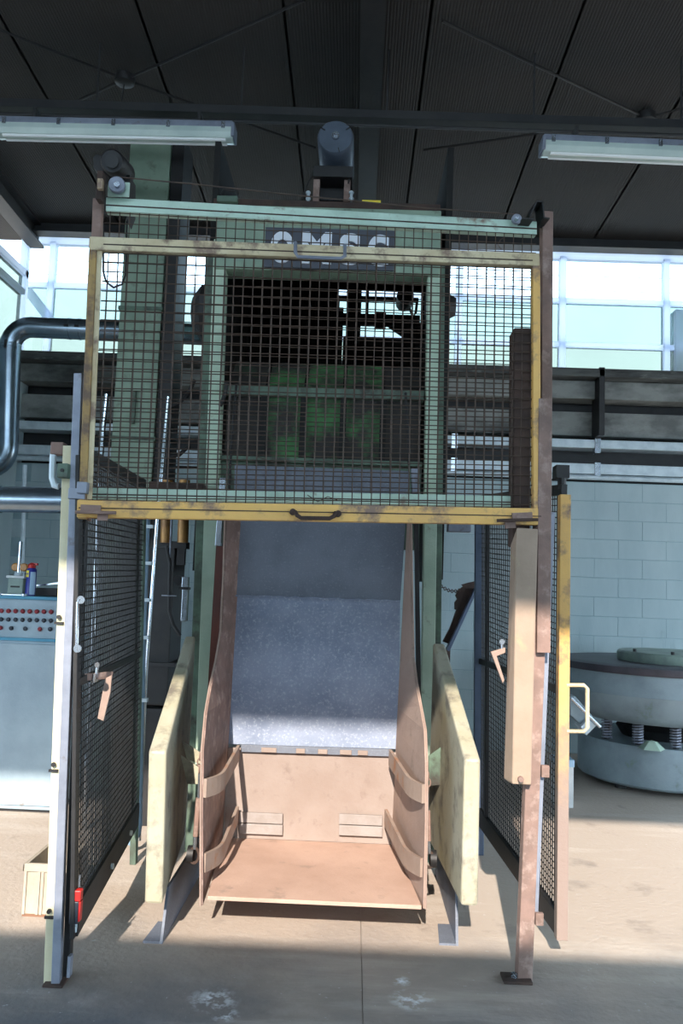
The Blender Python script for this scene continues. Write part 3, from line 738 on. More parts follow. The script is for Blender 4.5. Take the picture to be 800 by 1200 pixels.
for x in (315, 352, 378, 405, 425):
    mb = MB(); c = P(x, 877 + (x - 282) * .03, DB - .045); w = random.uniform(.02, .045); mb.box(c.x - w, c.y - .003, c.z - .018, c.x + w, c.y + .01, c.z + .008); mb.build('weld_patch', M['dusty_back'], o, bev=.003)
for x0, y0 in ((280, 953), (397, 955)):
    for k in (0, 1):
        mb = pbox(x0, y0 + k * 13, x0 + 51, y0 + 12 + k * 13, DB - .045, .02); mb.build('wear_plate', M['wear'], sk, bev=.003)
# floor plate
L0, R0 = P(243, 1049, 4.0), P(494, 1054, 4.0)
L0.z = R0.z = zf
mb = MB(); q = [L0, R0, Vector((p1.x, p1.y, zf)), Vector((p0.x, p0.y, zf))]
mb.prism(q, (0, 0, -.018)); lab(mb.build('floor_plate', M['dusty_floor'], sk, bev=.002), 'dusty floor plate with worn front lip')
# flared sides
def side(fr, bk, m, name):
    mb = MB(); v = []; f = []
    for (a, b) in zip(fr, bk): v += [a, b]
    for i in range(len(fr) - 1): f.append((2 * i, 2 * i + 1, 2 * i + 3, 2 * i + 2))
    mb.add(v, f)
    return mb.build(name, m, sk, solid=.014)
lf = [(266, 580, 4.78), (264, 612, 4.78), (262, 680, 4.76), (259, 740, 4.72), (253, 775, 4.6), (246, 806, 4.42), (241, 835, 4.25), (237, 880, 4.1), (236, 950, 4.05), (237, 1038, 4.02)]
fr = [P(*p) for p in lf]; fr[-1].z = zf - .05
bk = [Vector((xbl.x + (0.012 * (p.z - 1)), DB * K, p.z)) for p in fr]
side(fr, bk, M['rust'], 'side_wall')
mb = MB(); mb.tube([p + Vector((-.004, -.004, 0)) for p in fr], .0045, 6); mb.build('edge_bar', M['dusty'], sk)
rf = [(481, 580, 4.78), (481, 613, 4.78), (482.5, 700, 4.76), (484, 770, 4.7), (488, 800, 4.55), (493, 828, 4.38), (498, 855, 4.2), (499.5, 893, 4.1), (499.5, 960, 4.05), (498, 1043, 4.02)]
fr = [P(*p) for p in rf]; fr[-1].z = zf - .02
bk = [Vector((xbr.x + (0.02 * (p.z - 1)), DB * K, p.z)) for p in fr]
side(fr, bk, M['dusty'], 'side_wall')
mb = MB(); mb.tube([p + Vector((.004, -.004, 0)) for p in fr], .0045, 6); mb.build('edge_bar', M['dusty'], sk)
# bent bumper bars
for bars in (((279, 879, 4.84), (259, 922, 4.22), (240, 924, 4.06)), ((278, 949, 4.84), (258, 1009, 4.25), (239, 1011, 4.06)),
             ((457, 885, 4.84), (480, 927, 4.22), (496, 930, 4.06)), ((452, 953, 4.84), (476, 1014, 4.25), (494, 1016, 4.06))):
    pts = [P(*b) for b in bars]
    zm = sum(p.z for p in pts) / 3
    for p in pts: p.z = p.z * .5 + zm * .5
    a_, b_, c_ = pts
    pts = [a_, a_.lerp(b_, .85)] + [(a_.lerp(b_, .85)).lerp(b_, q).lerp(b_.lerp(b_.lerp(c_, .7), q), q) for q in (.25, .5, .75)] + [b_.lerp(c_, .7), c_]
    hh = .085; mb = MB()
    v = []
    for p in pts: v += [p - Vector((0, 0, hh / 2)), p + Vector((0, 0, hh / 2))]
    mb.add(v, [(2 * q, 2 * q + 2, 2 * q + 3, 2 * q + 1) for q in range(len(pts) - 1)])
    o = mb.build('bumper_bar', M['bar_rust'], sk, solid=.016)
    # top flange back to the side wall
# guide rails of the skip
o = pbeam((257.5, 640), (246.5, 830), 5.02, 9, .05).build('guide_rail', M['rust_red'], sk); lab(o, 'red oxide guide rail')
o = pbeam((261, 560), (255, 640), 5.0, 7, .03).build('guide_head', M['steel'], sk, bev=.003)
pbeam((487, 560), (491, 840), 5.02, 5, .04).build('guide_rail', M['black'], sk)
o = pbeam((486, 548), (487, 578), 5.0, 9, .03).build('guide_head', M['grey_paint'], sk, bev=.003)
# lifting chain and tensioners on both sides
def tensioner(px, label_, dx):
    t = thing('tensioner', P(px[0], 1015, 4.2), label_, 'tensioner', 'chain tensioners beside the skip')
    pts = [P(x, y, 4.2) for x, y in px[1]]
    mb = MB(); mb.tube(pts[:2], .006, 8); mb.build('rod', M['steel'], t, smooth=True)
    mb = MB(); mb.tube(pts[1:3], .013, 8); mb.build('sleeve', M['rust'], t, smooth=True)
    mb = MB(); mb.tube(pts[2:4], .009, 8); mb.build('rod', M['steel'], t, smooth=True)
    c = pts[3]; mb = MB()
    ring = [c + Vector((math.cos(a) * .022, 0, math.sin(a) * .035 - .03)) for a in [2 * math.pi * k / 14 for k in range(15)]]
    mb.tube(ring, .008, 6, False); mb.build('shackle', M['rust_dk'], t, smooth=True)
    mb = MB(); mb.disc(c + Vector((dx, .02, -.03)), (1, 0, 0), .04, .03, 16); mb.build('roller', M['black'], t, smooth=True)
    e = pts[0]; mb = MB()
    for k in range(3):
        ring = [e + Vector((math.cos(a) * .012 * (k % 2) , math.cos(a) * .012 * ((k + 1) % 2), math.sin(a) * .02 + .02 + .03 * k)) for a in [2 * math.pi * j / 10 for j in range(11)]]
        mb.tube(ring, .004, 5, False)
    mb.build('chain', M['rust'], t, smooth=True)
tensioner((231, ((233.5, 906), (232.5, 935), (229, 980), (228, 995))), 'rusty chain tensioner left of the skip near the floor', -.02)
tensioner((503, ((501, 930), (501, 950), (502, 985), (503, 1000))), 'rusty chain tensioner right of the skip near the floor', .02)
mb = MB(); c = PZ(456, 1064)
mb.prism([c + Vector(v) for v in ((-.05, 0, .01), (-.02, -.03, .03), (.03, -.02, .02), (.06, .01, .012), (.02, .04, .035))], (0, 0, -.0095))
tag(mb.build('rag', M['white']), 'small crumpled white scrap on the floor under the skip lip', 'scrap')

# ------------------------------------------------------------------ guard wings either side
def wing(label, fa, fb, ta, tb, ra, rb, foot, sgn, gus):
    t = thing('guard_wing', Vector((P(fa[0], fa[1], 3.86).x, 3.86 * K, 0)), label, 'guard wing', 'guard wings beside the skip')
    d0, d2 = 3.86, 4.86
    f0, f1 = P(*fa, d0), P(*fb, d0); t0, t1 = P(*ta, d0 + .02), P(*tb, d0 + .02); r0, r1 = P(*ra, d2), P(*rb, d2)
    zt = (t0.z + t1.z) / 2; t0.z = t1.z = zt; zr_ = (r0.z + r1.z) / 2; r0.z = r1.z = zr_; zb_ = (f0.z + f1.z) / 2; f0.z = f1.z = zb_
    q0, q1 = Vector((r0.x, r0.y, zb_)), Vector((r1.x, r1.y, zb_))
    mb = MB()
    mb.add([f0, t0, r0, q0, f1, t1, r1, q1], [(0, 1, 2, 3), (7, 6, 5, 4), (0, 4, 5, 1), (1, 5, 6, 2), (2, 6, 7, 3), (3, 7, 4, 0)])
    mb.build('body', M['wing'], t, bev=.012)
    xc = (f0.x + f1.x) / 2 + .012 * -sgn * 0 + (.02 if sgn < 0 else -.03)
    g = P(*foot, 3.8); mb = MB()
    y0_ = PZ(foot[0], foot[1]).y; y1_ = y0_ + .95
    mb.prism([(xc, y0_, 0), (xc, y1_, 0), (xc, y1_, zb_ + .02), (xc, y0_ + .08, zb_ + .02)], (.012, 0, 0)); o = lab(mb.build('foot', M['plate_dk'], t), 'bare steel foot plate')
    mb = MB(); mb.prism([(xc, y0_, .0), (xc - .075, y0_ + .0, .0), (xc - .06, y0_ + .22, .0), (xc, y0_ + .22, 0)], (0, 0, .01)); mb.build('foot_flange', M['plate_dk'], o)
    for poly, dd in gus:
        mb = MB(); mb.prism([P(x, y, dd) for x, y in poly], (0, .014, 0)); mb.build('gusset', M['wing'] if sgn < 0 else M['green_dk'], t, bev=.002)
    return t
wing('faded yellow slanted guard wing standing left of the skip', (169, 1060), (190.5, 1059), (174, 880), (195, 880), (217, 745), (229, 745), (183, 1106), -1,
     [([(213, 868), (236, 883), (236, 896), (219, 890)], 4.5), ([(211, 884), (236, 902), (236, 919), (219, 919)], 4.45)])
wing('faded yellow slanted guard wing standing right of the skip', (540, 1061), (560, 1063), (544, 889), (563, 890), (507, 753), (521, 754), (544, 1109), 1,
     [([(502, 886), (520, 873), (526, 887), (517, 920), (502, 921)], 4.5)])

# ------------------------------------------------------------------ the blasting machine
DM = 5.25
mc = thing('blasting_machine', P(375, 800, DM), 'large green blasting machine with lettered header behind the mesh guard', 'machine')
zfl = 0
def colm(tp, bt, w, dep, d, name, m):
    return pbeam(tp, bt, d, w, dep).build(name, m, mc, bev=.004)
colm((258, 280), (236, 905), 15.5, .10, DM, 'column', M['green'])
colm((246, 300), (224.5, 905), 11, .06, DM + .1, 'column_flange', M['green_dk'])
colm((509, 290), (500, 912), 15, .10, DM, 'column', M['green'])
colm((517.5, 300), (511, 912), 8, .06, DM + .1, 'column_flange', M['green_dk'])
# feet of the columns reach the floor
for x in (233, 500):
    p = P(x, 900, DM); mb = MB(); mb.box(p.x - .06, p.y, 0, p.x + .06, p.y + .12, p.z + .02); mb.build('column_foot', M['green_dk'], mc)
hd = pbox(252, 243, 516, 318, DM - .02, .18).build('header', M['green_tw'], mc, bev=.006)
sp = pbox(310, 268, 462, 315, DM - .04, .02).build('sign_plate', M['sign'], mc, bev=.003)
lab(sp, 'dark sign plate lettered OMSG')
def textmesh(o):
    bpy.context.view_layer.update()
    me = bpy.data.meshes.new_from_object(o); m = bpy.data.objects.new(o.name + '_', me); nm = o.name
    m.parent = o.parent; m.location = o.location; m.rotation_euler = o.rotation_euler; m.scale = o.scale
    bpy.data.objects.remove(o); m.name = nm; col.objects.link(m); return m
def letter(ch_, px0, px1, py0, py1):
    cu = bpy.data.curves.new('letter', 'FONT'); cu.body = ch_; cu.size = 1; cu.extrude = .03; cu.offset = .055
    o = bpy.data.objects.new('letter', cu); col.objects.link(o); cu.materials.append(M['letters'])
    bpy.context.view_layer.update()
    bb_ = [Vector(c) for c in o.bound_box]; mn = Vector((min(c.x for c in bb_), min(c.y for c in bb_), 0)); mxv = Vector((max(c.x for c in bb_), max(c.y for c in bb_), 0))
    a = P(px0, py1, DM - .045); b = P(px1, py0, DM - .045)
    sx = (b.x - a.x) / (mxv.x - mn.x); sy = (b.z - a.z) / (mxv.y - mn.y)
    o.parent = sp
    o.rotation_euler = (R(90), 0, 0); o.scale = (sx, sy, .2)
    o.location = Vector((a.x - mn.x * sx, a.y - .004, a.z - mn.y * sy)) - roots[sp.name]
    textmesh(o)
for ch_, x0, x1, k in (('O', 316, 345, 0), ('M', 353, 389, 1), ('S', 397, 423, 2.5), ('G', 430, 456, 4)):
    letter(ch_, x0, x1, 272 + k, 308 + k)
mb = pbox(250, 236, 516, 244, DM - .01, .9); mb.build('top_plate', M['rust_dk'], mc)
# dark housing: sides, back with an opening, roof and floor of the chamber
DBK = 7.2
mb = MB(); a = P(262, 320, DM + .15)
zt_, zb2 = P(380, 318, DM).z, P(380, 560, DM).z
xl_, xr_ = P(262, 400, DM).x, P(500, 400, DM).x
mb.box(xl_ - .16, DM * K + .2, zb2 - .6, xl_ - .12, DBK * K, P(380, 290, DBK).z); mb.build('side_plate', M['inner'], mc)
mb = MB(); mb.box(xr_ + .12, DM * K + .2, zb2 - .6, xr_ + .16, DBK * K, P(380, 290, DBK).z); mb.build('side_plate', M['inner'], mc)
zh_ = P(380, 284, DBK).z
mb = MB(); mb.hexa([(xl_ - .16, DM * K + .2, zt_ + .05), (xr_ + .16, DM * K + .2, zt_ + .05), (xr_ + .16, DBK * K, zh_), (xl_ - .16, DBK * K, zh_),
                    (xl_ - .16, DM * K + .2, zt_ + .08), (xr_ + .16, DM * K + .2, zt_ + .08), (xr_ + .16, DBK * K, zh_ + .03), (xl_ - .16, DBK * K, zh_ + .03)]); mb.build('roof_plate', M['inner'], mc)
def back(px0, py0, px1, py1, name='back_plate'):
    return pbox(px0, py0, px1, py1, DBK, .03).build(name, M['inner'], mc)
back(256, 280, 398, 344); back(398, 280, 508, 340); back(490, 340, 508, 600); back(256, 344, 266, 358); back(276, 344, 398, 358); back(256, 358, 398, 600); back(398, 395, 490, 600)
pbox(406, 330, 423, 400, DBK - .1, .1).build('strut', M['black'], mc)
pbox(429, 338, 432, 372, DBK - .1, .04).build('strut', M['black'], mc)
pbox(398, 347.5, 490, 351.5, DBK - .08, .05).build('cross_tie', M['black'], mc)
pbox(398, 368, 492, 381, DBK - .06, .05).build('cross_tie', M['black'], mc)
pbox(440, 365, 452, 384, DBK - .1, .05).build('cross_tie', M['black'], mc)
mb = MB(); mb.prism([P(455, 383, DBK - .05), P(495, 378, DBK - .05), P(495, 398, DBK - .05), P(474, 396, DBK - .05)], (0, .03, 0)); mb.build('gusset', M['black'], mc)
mb = MB(); mb.disc(P(474, 351, DBK - .15), (0, 1, 0), S(10, DBK), .2, 18); mb.tube([P(x, y, DBK - .1) for x, y in ((480, 362), (484, 372), (487, 366), (489, 350))], .012, 6); lab(mb.build('inner_motor', M['black'], mc, smooth=True), 'black motor inside the chamber')
# hopper apron: ribbed panels between two ledges
DA = DM + .1
zA0, zA1, zA2 = P(370, 548, DA).z, P(370, 462, DA).z, P(370, 426, DA + .3).z
xa, xc_ = P(262, 500, DA).x, P(495, 500, DA).x
npan = 5; w5 = (xc_ - xa) / npan
for k in range(npan):
    mb = MB(); mb.box(xa + w5 * k + .012, DA * K, zA0 + .05, xa + w5 * (k + 1) - .012, DA * K + .02, zA1 - .02); mb.build('apron_panel', M['apron_g' if 0 < k < 4 else 'apron'], mc, bev=.004)
    mb = MB(); mb.hexa([(xa + w5 * k + .012, DA * K + .02, zA1), (xa + w5 * (k + 1) - .012, DA * K + .02, zA1), (xa + w5 * (k + 1) - .012, DA * K + .04, zA1), (xa + w5 * k + .012, DA * K + .04, zA1),
                       (xa + w5 * k + .012, DA * K + .30, zA2), (xa + w5 * (k + 1) - .012, DA * K + .30, zA2), (xa + w5 * (k + 1) - .012, DA * K + .32, zA2), (xa + w5 * k + .012, DA * K + .32, zA2)])
    mb.build('chute_panel', M['apron_g' if 0 < k < 4 else 'apron'], mc)
for k in range(1, npan):
    mb = MB(); mb.box(xa + w5 * k - .02, DA * K - .03, zA0 + .04, xa + w5 * k + .02, DA * K + .01, zA1); mb.build('rib', M['inner'], mc)
mb = MB(); mb.box(xa, DA * K - .06, zA1 - .03, xc_, DA * K + .04, zA1 + .03); mb.build('ledge', M['green_dk'], mc, bev=.004)
mb = MB(); mb.box(xa, DA * K - .06, zA0 + .02, xc_, DA * K + .04, zA0 + .05); mb.build('ledge', M['green_dk'], mc, bev=.004)
mb = MB(); mb.box(xa, DA * K - .01, zA0 - .5, xc_, DA * K + .04, zA0 + .018); mb.build('sill_plate', M['green_dk'], mc)
# shaft housings poking out past the columns
for (x, y, r_, m_, dep) in ((514, 359, 19, 'black', .16), (514, 432, 9, 'green_dk', .1)):
    c = P(x, y, DM + .35); mb = MB(); mb.lathe((0, 0, 0), [(0, 0), (S(r_, 5.6), 0), (S(r_, 5.6), dep * .5), (S(r_ * .6, 5.6), dep), (0, dep)], 8)
    mb.v = [Vector((v.z + c.x - .05, v.y + c.y, v.x + c.z)) for v in mb.v]; mb.build('bearing_housing', M[m_], mc)
c = P(246, 368, DM + .35); mb = MB(); mb.lathe((0, 0, 0), [(0, 0), (.2, 0), (.2, .09), (.11, .16), (0, .16)], 10)
mb.v = [Vector((c.x + .05 - v.z, v.y + c.y, v.x + c.z)) for v in mb.v]; mb.build('bearing_housing', M['black'], mc)
# hoses inside
mb = MB(); mb.tube([P(266, 448, DM - .05), P(264, 460, DM - .05), P(258, 476, DM - .05)], .012, 6); mb.build('hose', M['rubber'], mc, smooth=True); mb = MB(); mb.tube([P(277, 450, DM - .02), P(271, 520, DM - .02), P(268, 580, DM - .02)], .008, 6)
mb.build('hose', M['rubber'], mc, smooth=True); mb = MB(); mb.tube([P(475, 460, DM - .02), P(478, 510, DM - .02), P(479, 545, DM - .02)], .008, 6); mb.build('hose', M['rubber'], mc, smooth=True)

# top drive motor
dm = thing('drive_motor', P(390, 238, DM + .25), 'large grey cylindrical motor on a rusty stand atop the machine', 'motor')
c = P(393, 160, 5.3); r_ = S(22.5, 5.3)
prof = [(0, 0), (r_ * .9, 0), (r_, .02), (r_, .5), (r_ * .9, .55), (0, .55)]
mb = MB(); mb.lathe((0, 0, 0), prof, 32); mb.v = [Vector((c.x + v.x, c.y + v.z, c.z + v.y)) for v in mb.v]; bodyo = mb.build('body', M['motor'], dm, smooth=True)
mb = MB(); mb.disc((c.x, c.y - .006, c.z), (0, 1, 0), .025, .03, 16); mb.disc((c.x, c.y - .02, c.z), (0, 1, 0), .012, .03, 12); mb.build('shaft', M['steel'], bodyo, smooth=True)
for a in (35, 150, 285):
    mb = MB(); v = Vector((math.cos(R(a)), 0, math.sin(R(a)))); mb.beam(c + v * r_ * .68 + Vector((0, -.003, 0)), c + v * r_ * .92 + Vector((0, -.003, 0)), .008, .006, (0, 1, 0)); mb.build('vent_slot', M['black'], bodyo)
pl0 = pbox(367, 194, 413, 207, 5.34, .5); pl0.build('bed_plate', M['black'], dm, bev=.004)
for x in (370.5, 406.5):
    pbox(x - 3.7, 207, x + 3.7, 236, 5.38, .06).build('stand_leg', M['rust'], dm, bev=.003)
pbox(374, 207, 403, 235, 5.5, .1).build('gearbox', M['black'], dm)
for x in (361, 411.5):
    mb = MB(); mb.tube([P(x, 224, 5.36), P(x, 236, 5.36)], .01, 8)
    for y in (226, 233): mb.disc(P(x, y, 5.36), (0, 0, 1), .016, .012, 8)
    mb.build('stay_bolt', M['galv'], dm)
mb = MB(); mb.tube([P(369, 195, 5.37), P(352, 236, 5.37)], .005, 6); mb.build('cable', M['rubber'], dm); mb = MB(); mb.tube([P(411, 200, 5.37), P(408, 215, 5.37)], .005, 6); mb.build('cable', M['rubber'], dm)
tag(pbox(424, 234.5, 446, 239.5, DM + .03, .03).build('warning_label', M['yel']), 'small bright yellow plate lying on the machine top right of the motor', 'plate')
lg = thing('lifting_lug', P(263, 236, 5.2), 'small grey clamp on the machine top left of the motor', 'clamp')
pbox(254, 229, 278, 236, 5.2, .06).build('body', M['green_dk'], lg, bev=.004); 
mb = MB(); mb.tube([P(259, 228, 5.2), P(262, 222, 5.2), P(276, 224, 5.2), P(279, 229, 5.2)], .008, 6); mb.build('bow', M['black'], lg)

# dark geared motor at the left post top
gm = thing('geared_motor', P(117, 232, 3.55), 'dark geared motor beside the green tower above the guard corner', 'motor')
c = P(131, 189, 3.55); r_ = S(15, 3.55); c2 = P(146, 205, 3.95)
mb = MB(); ax = (c2 - c).normalized(); mb.tube([c, c + ax * .02, c + ax * .36, c + ax * .4], [r_ * .85, r_, r_ * 1.05, r_ * .8], 24); mo = mb.build('body', M['black'], gm, smooth=True)
mb = MB(); mb.tube([c - ax * .012, c + ax * .002], r_ * .55, 20); mb.build('fan_cover', M['dark_steel'], mo, smooth=True)
mb = MB(); mb.prism([P(x, y, 3.58) for x, y in ((109, 184), (113, 180), (121, 182), (122, 200), (114, 202), (109, 196))], (0, .12, 0)); mb.build('terminal_box', M['black'], gm, bev=.004)
pbox(113, 200, 119, 233, 3.5, .05).build('bracket', M['rust_dk'], gm); 
pbox(114, 209, 120, 221, 3.47, .02).build('tag_plate', M['yellow_old'], gm)
mb = MB(); mb.prism([P(x, y, 3.72) for x, y in ((124, 205), (152, 205), (152, 245), (147, 258), (140, 240))], (0, .1, 0)); mb.build('mount', M['black'], gm)

mb = MB(); mb.tube([P(121, 262, 3.74), P(121, 318, 3.74), P(124, 330, 3.74), P(133, 337, 3.74), P(143, 333, 3.74), P(147, 322, 3.74), P(149, 250, 3.74)], .005, 6); mb.build('cable', M['rubber'], gm, smooth=True)

# ------------------------------------------------------------------ green bucket elevator tower
tw = thing('elevator_tower', Vector((P(160, 600, 6.6).x, 6.6 * K, 0)), 'tall pale green square elevator tower left of the machine', 'tower')
top_p, bot_p = (181, 152), (146, 760)
pt_, pb_ = P(*top_p, 6.6), P(*bot_p, 6.6)
xT = P(181, 300, 6.6).x
xa0, xa1 = P(138, 400, 6.6).x, P(187, 400, 6.6).x
mb = MB(); mb.box(xa0, 6.6 * K, 0, xa1, 6.6 * K + .42, pt_.z); mb.build('casing', M['green_tw'], tw, bev=.006)
mb = MB(); mb.box(xa1 + .002, 6.6 * K + .04, 0, xa1 + .1, 6.6 * K + .38, pt_.z - .02); mb.build('dark_side_face', M['black'], tw)  # black box laid on as the tower's dark side face
for k in range(4):
    z = .6 + 1.05 * k; mb = MB(); mb.box(xa0 - .012, 6.6 * K - .012, z, xa1 + .012, 6.6 * K + .43, z + .03); mb.build('flange', M['green_dk'], tw, bev=.003)
pbox(152, 458, 158, 496, 6.57, .03).build('door_strap', M['green_dk'], tw, bev=.003)
# chrome rods and thin pipes at the left
def rod(pts, d, r, m, label, name='pipe', cat='pipe'):
    ds = d if isinstance(d, (list, tuple)) else [d] * len(pts)
    mb = MB(); mb.tube([P(x, y, q) for (x, y), q in zip(pts, ds)], r, 10)
    return tag(mb.build(name, m, None, smooth=True), label, cat)
p2 = rod([(197, 465), (184, 612), (171, 790), (163, 985)], 5.25, .011, M['chrome'], 'thin shiny steel rod running down beside the green tower', 'steel_rod', 'rod')
p1_ = rod([(173, 600), (169, 700), (164, 900), (163, 968), (161, 978), (155, 986), (152, 989.5)], 5.15, .018, M['pipe'], 'pale blue grey pipe running down behind the left side panel')
for y, x in ((617, 172), (660, 170.5), (703, 168.5), (747, 167), (820, 165)):
    c = P(x, y, 5.14); cl = MB(); cl.box(c.x - .02, c.y - .022, c.z - .01, c.x + .04, c.y + .022, c.z + .01); cl.build('clamp', M['galv'], p1_)
rod([(125, 462), (121, 500), (117, 560), (99, 972)], 5.6, .016, M['chrome'], 'short chrome rod seen through the mesh left of the tower', 'steel_rod', 'rod')
# hydraulic unit
hu = thing('hydraulic_unit', Vector((P(181, 800, 5.7).x, 5.7 * K, 0)), 'black hydraulic unit with two brass drums behind the left wing', 'hydraulic unit')
a = P(172, 640, 5.75); b = P(191, 900, 5.75)
mb = MB(); mb.box(a.x, 5.75 * K, .78, b.x + .0, 5.75 * K + .35, P(180, 640, 5.75).z); mb.build('tank', M['black'], hu, bev=.006)
mb = MB(); mb.box(a.x, 5.75 * K, 0, b.x + .02, 5.75 * K + .4, .76); mb.build('base', M['black'], hu, bev=.006)
mb = MB(); mb.box(a.x - .02, 5.72 * K, P(180, 778, 5.75).z - .012, b.x + .05, 5.75 * K + .4, P(180, 778, 5.75).z + .012); mb.build('shelf', M['dark_steel'], hu)
for x in (194, 214):
    mb = MB(); c = P(x, 606, 5.7); e = P(x, 636, 5.7); mb.tube([c + Vector((0, 0, .25)), e], S(6.5, 5.7), 18); mb.build('drum', M['brass'], hu, smooth=True)
pbox(176, 634, 218, 642, 5.72, .12).build('drum_shelf', M['black'], hu)
pbox(207, 642, 216, 662, 5.72, .05).build('hanger', M['black'], hu)
mb = MB(); mb.tube([P(201, 600, 5.6), P(199, 650, 5.6), P(198, 698, 5.6)], .006, 6); mb.disc(P(198, 698, 5.6), (0, 0, 1), .05, .006, 12); mb.build('rod', M['grey_paint'], hu)
mb = MB(); mb.tube([P(195, 640, 5.6), P(199, 660, 5.6), P(198, 715, 5.6), P(203, 732, 5.6), P(211, 745, 5.6)], .012, 8); mb.build('hose', M['rubber'], hu, smooth=True)
vs = thing('valve_slide', P(216, 728, 5.2), 'bright steel slide block fixed to the left green column', 'slide')
pbox(212.5, 690, 219, 728, 5.2, .05).build('block', M['steel'], vs, bev=.003); pbox(209, 688, 221, 691, 5.2, .06).build('collar', M['dark_steel'], vs)
pbox(213, 676, 220, 689, 5.2, .05).build('cap', M['steel'], vs, bev=.003)
mb = MB(); mb.disc(P(209, 680, 5.22), (0, 1, 0), .03, .03, 12); mb.build('knob', M['black'], vs, smooth=True)
# cables seen through the mesh between tower and column
mb = MB(); mb.tube([P(197, 478, 6.2), P(210, 472, 6.2), P(220, 462, 6.2), P(228, 445, 6.2)], .015, 8)
tag(mb.build('cable', M['rubber']), 'upper black cable looping between the green tower and machine column', 'cable')
mb = MB(); mb.tube([P(198, 535, 6.2), P(210, 533, 6.2), P(222, 522, 6.2)], .015, 8)
tag(mb.build('cable', M['rubber']), 'lower black cable between the green tower and machine column', 'cable')
mb = pbox(174, 565, 238, 573, 5.1, .12); o = mb.build('shelf_beam', M['rust_dk'], None, bev=.004); tag(o, 'brown steel crossbeam between the tower and the left column', 'beam')

# ------------------------------------------------------------------ ducts
def duct(pts, d, rpx, label, rings, bends=None):
    p3 = [P(x, y, d) for x, y in pts]
    r = S(rpx, d)
    mb = MB(); mb.tube(p3, r, 28); o = mb.build('air_duct', M['duct'], None, smooth=True); tag(o, label, 'duct', 'ventilation ducts')
    for (i, f) in rings:
        c = p3[i].lerp(p3[i + 1], f); ax = (p3[i + 1] - p3[i]).normalized()
        mb = MB(); mb.tube([c - ax * .008, c + ax * .008], r * 1.05, 28); rg = mb.build('ring', M['duct'], o, smooth=True)
        mb = MB(); cc = c + Vector((0, -r * 1.05, 0)); mb.tube([cc - ax * .02, cc + ax * .02], .012, 8); mb.build('clamp_bolt', M['black'], rg)
    return o
arc = [(60, 384.5)]
for k in range(9):
    a = R(90 + 90 * k / 8)
    arc.append((36.5 + 25 * math.cos(a), 409 - 25.5 * math.sin(a)))
low = []
for k in range(7):
    a = R(0 - 80 * k / 6); low.append((-14 + 23 * math.cos(a), 522 - 26 * math.sin(a) ))
duct([(255, 393), (100, 386)] + arc + [(9, 522)] + low[1:] + [(-40, 550)], 7.7, 12.5, 'shiny grey air duct with elbows in front of the windows',
     [(1, .15), (1, .45), (10, .05), (10, .72), (10, .94)])
duct([(-60, 584), (108, 587)], 5.6, 15.5, 'shiny grey air duct low above the control cabinet', [(0, .36)])
mb = MB(); mb.tube([P(29, 545, 7.5), P(26, 670, 7.5), Vector((P(26, 670, 7.5).x, 7.5 * K, 0))], .02, 8); tag(mb.build('conduit', M['galv'], None, smooth=True), 'thin grey conduit dropping behind the lower duct to the cabinet', 'conduit')

# ------------------------------------------------------------------ control cabinet
DC = 5.95
cx0, cx1 = P(-110, 850, DC).x, P(69, 850, DC).x
cb = thing('control_cabinet', Vector(((cx0 + cx1) / 2, DC * K, 0)), 'grey blue control cabinet with rows of red and dark buttons', 'cabinet')
zt = P(40, 703, DC).z; zk = P(40, 748, DC).z; yb = DC * K
mb = MB(); mb.box(cx0, yb, .02, cx1, yb + .55, zk - .02); mb.build('body', M['cab'], cb, bev=.006)
mb = MB(); mb.box(cx0 - .01, yb - .012, zk - .02, cx1 + .01, yb + .56, zk); mb.build('trim', M['cyan'], cb)
mb = MB(); mb.hexa([(cx0, yb, zk), (cx1, yb, zk), (cx1, yb + .5, zk), (cx0, yb + .5, zk), (cx0, yb + .07, zt), (cx1, yb + .07, zt), (cx1, yb + .5, zt), (cx0, yb + .5, zt)]); fp = mb.build('button_panel', M['cab'], cb, bev=.004)
mb = MB(); mb.box(cx0 - .01, yb + .05, zt, cx1 + .01, yb + .56, zt + .022); mb.build('trim', M['cyan'], cb)
mb = MB(); mb.box(cx0 + .02, yb - .014, .05, cx1 - .012, yb, zk - .04); dr = mb.build('door', M['cab'], cb, bev=.003)
mb = MB(); mb.box(cx0, yb + .02, 0, cx1, yb + .5, .02); mb.build('plinth', M['black'], cb)
nrm = Vector((0, -(zt - zk), .07)).normalized()
def onp(px, py):
    r = ray(px, py); c = Vector((0, 0, H)); o_ = Vector((0, yb, zk)); t = (o_ - c).dot(nrm) / r.dot(nrm); return c + r * t
def but(px, py, r, m, nm):
    c = onp(px, py); mb = MB(); mb.tube([c - nrm * .003, c + nrm * .012, c + nrm * .018], [r, r, r * .7], 14); o = mb.build(nm, m, fp, smooth=True)
for k in range(-9, 8):
    but(2 + 8.3 * k, 716 + .18 * k, .016, M['dim_red'], 'red_lamp')
    but(1.8 + 8.3 * k, 726 + .22 * k, .015, M['dark_plastic'], 'dark_button')
for x, y, m in ((1, 736, 'dim_red'), (13.5, 736.5, 'dark_plastic'), (30, 737, 'dark_plastic'), (47, 737.5, 'dim_red'), (59, 737.5, 'dark_plastic'), (-14, 736, 'dim_red'), (-30, 736, 'dark_plastic')):
    but(x, y, .015, M[m], 'selector_switch')
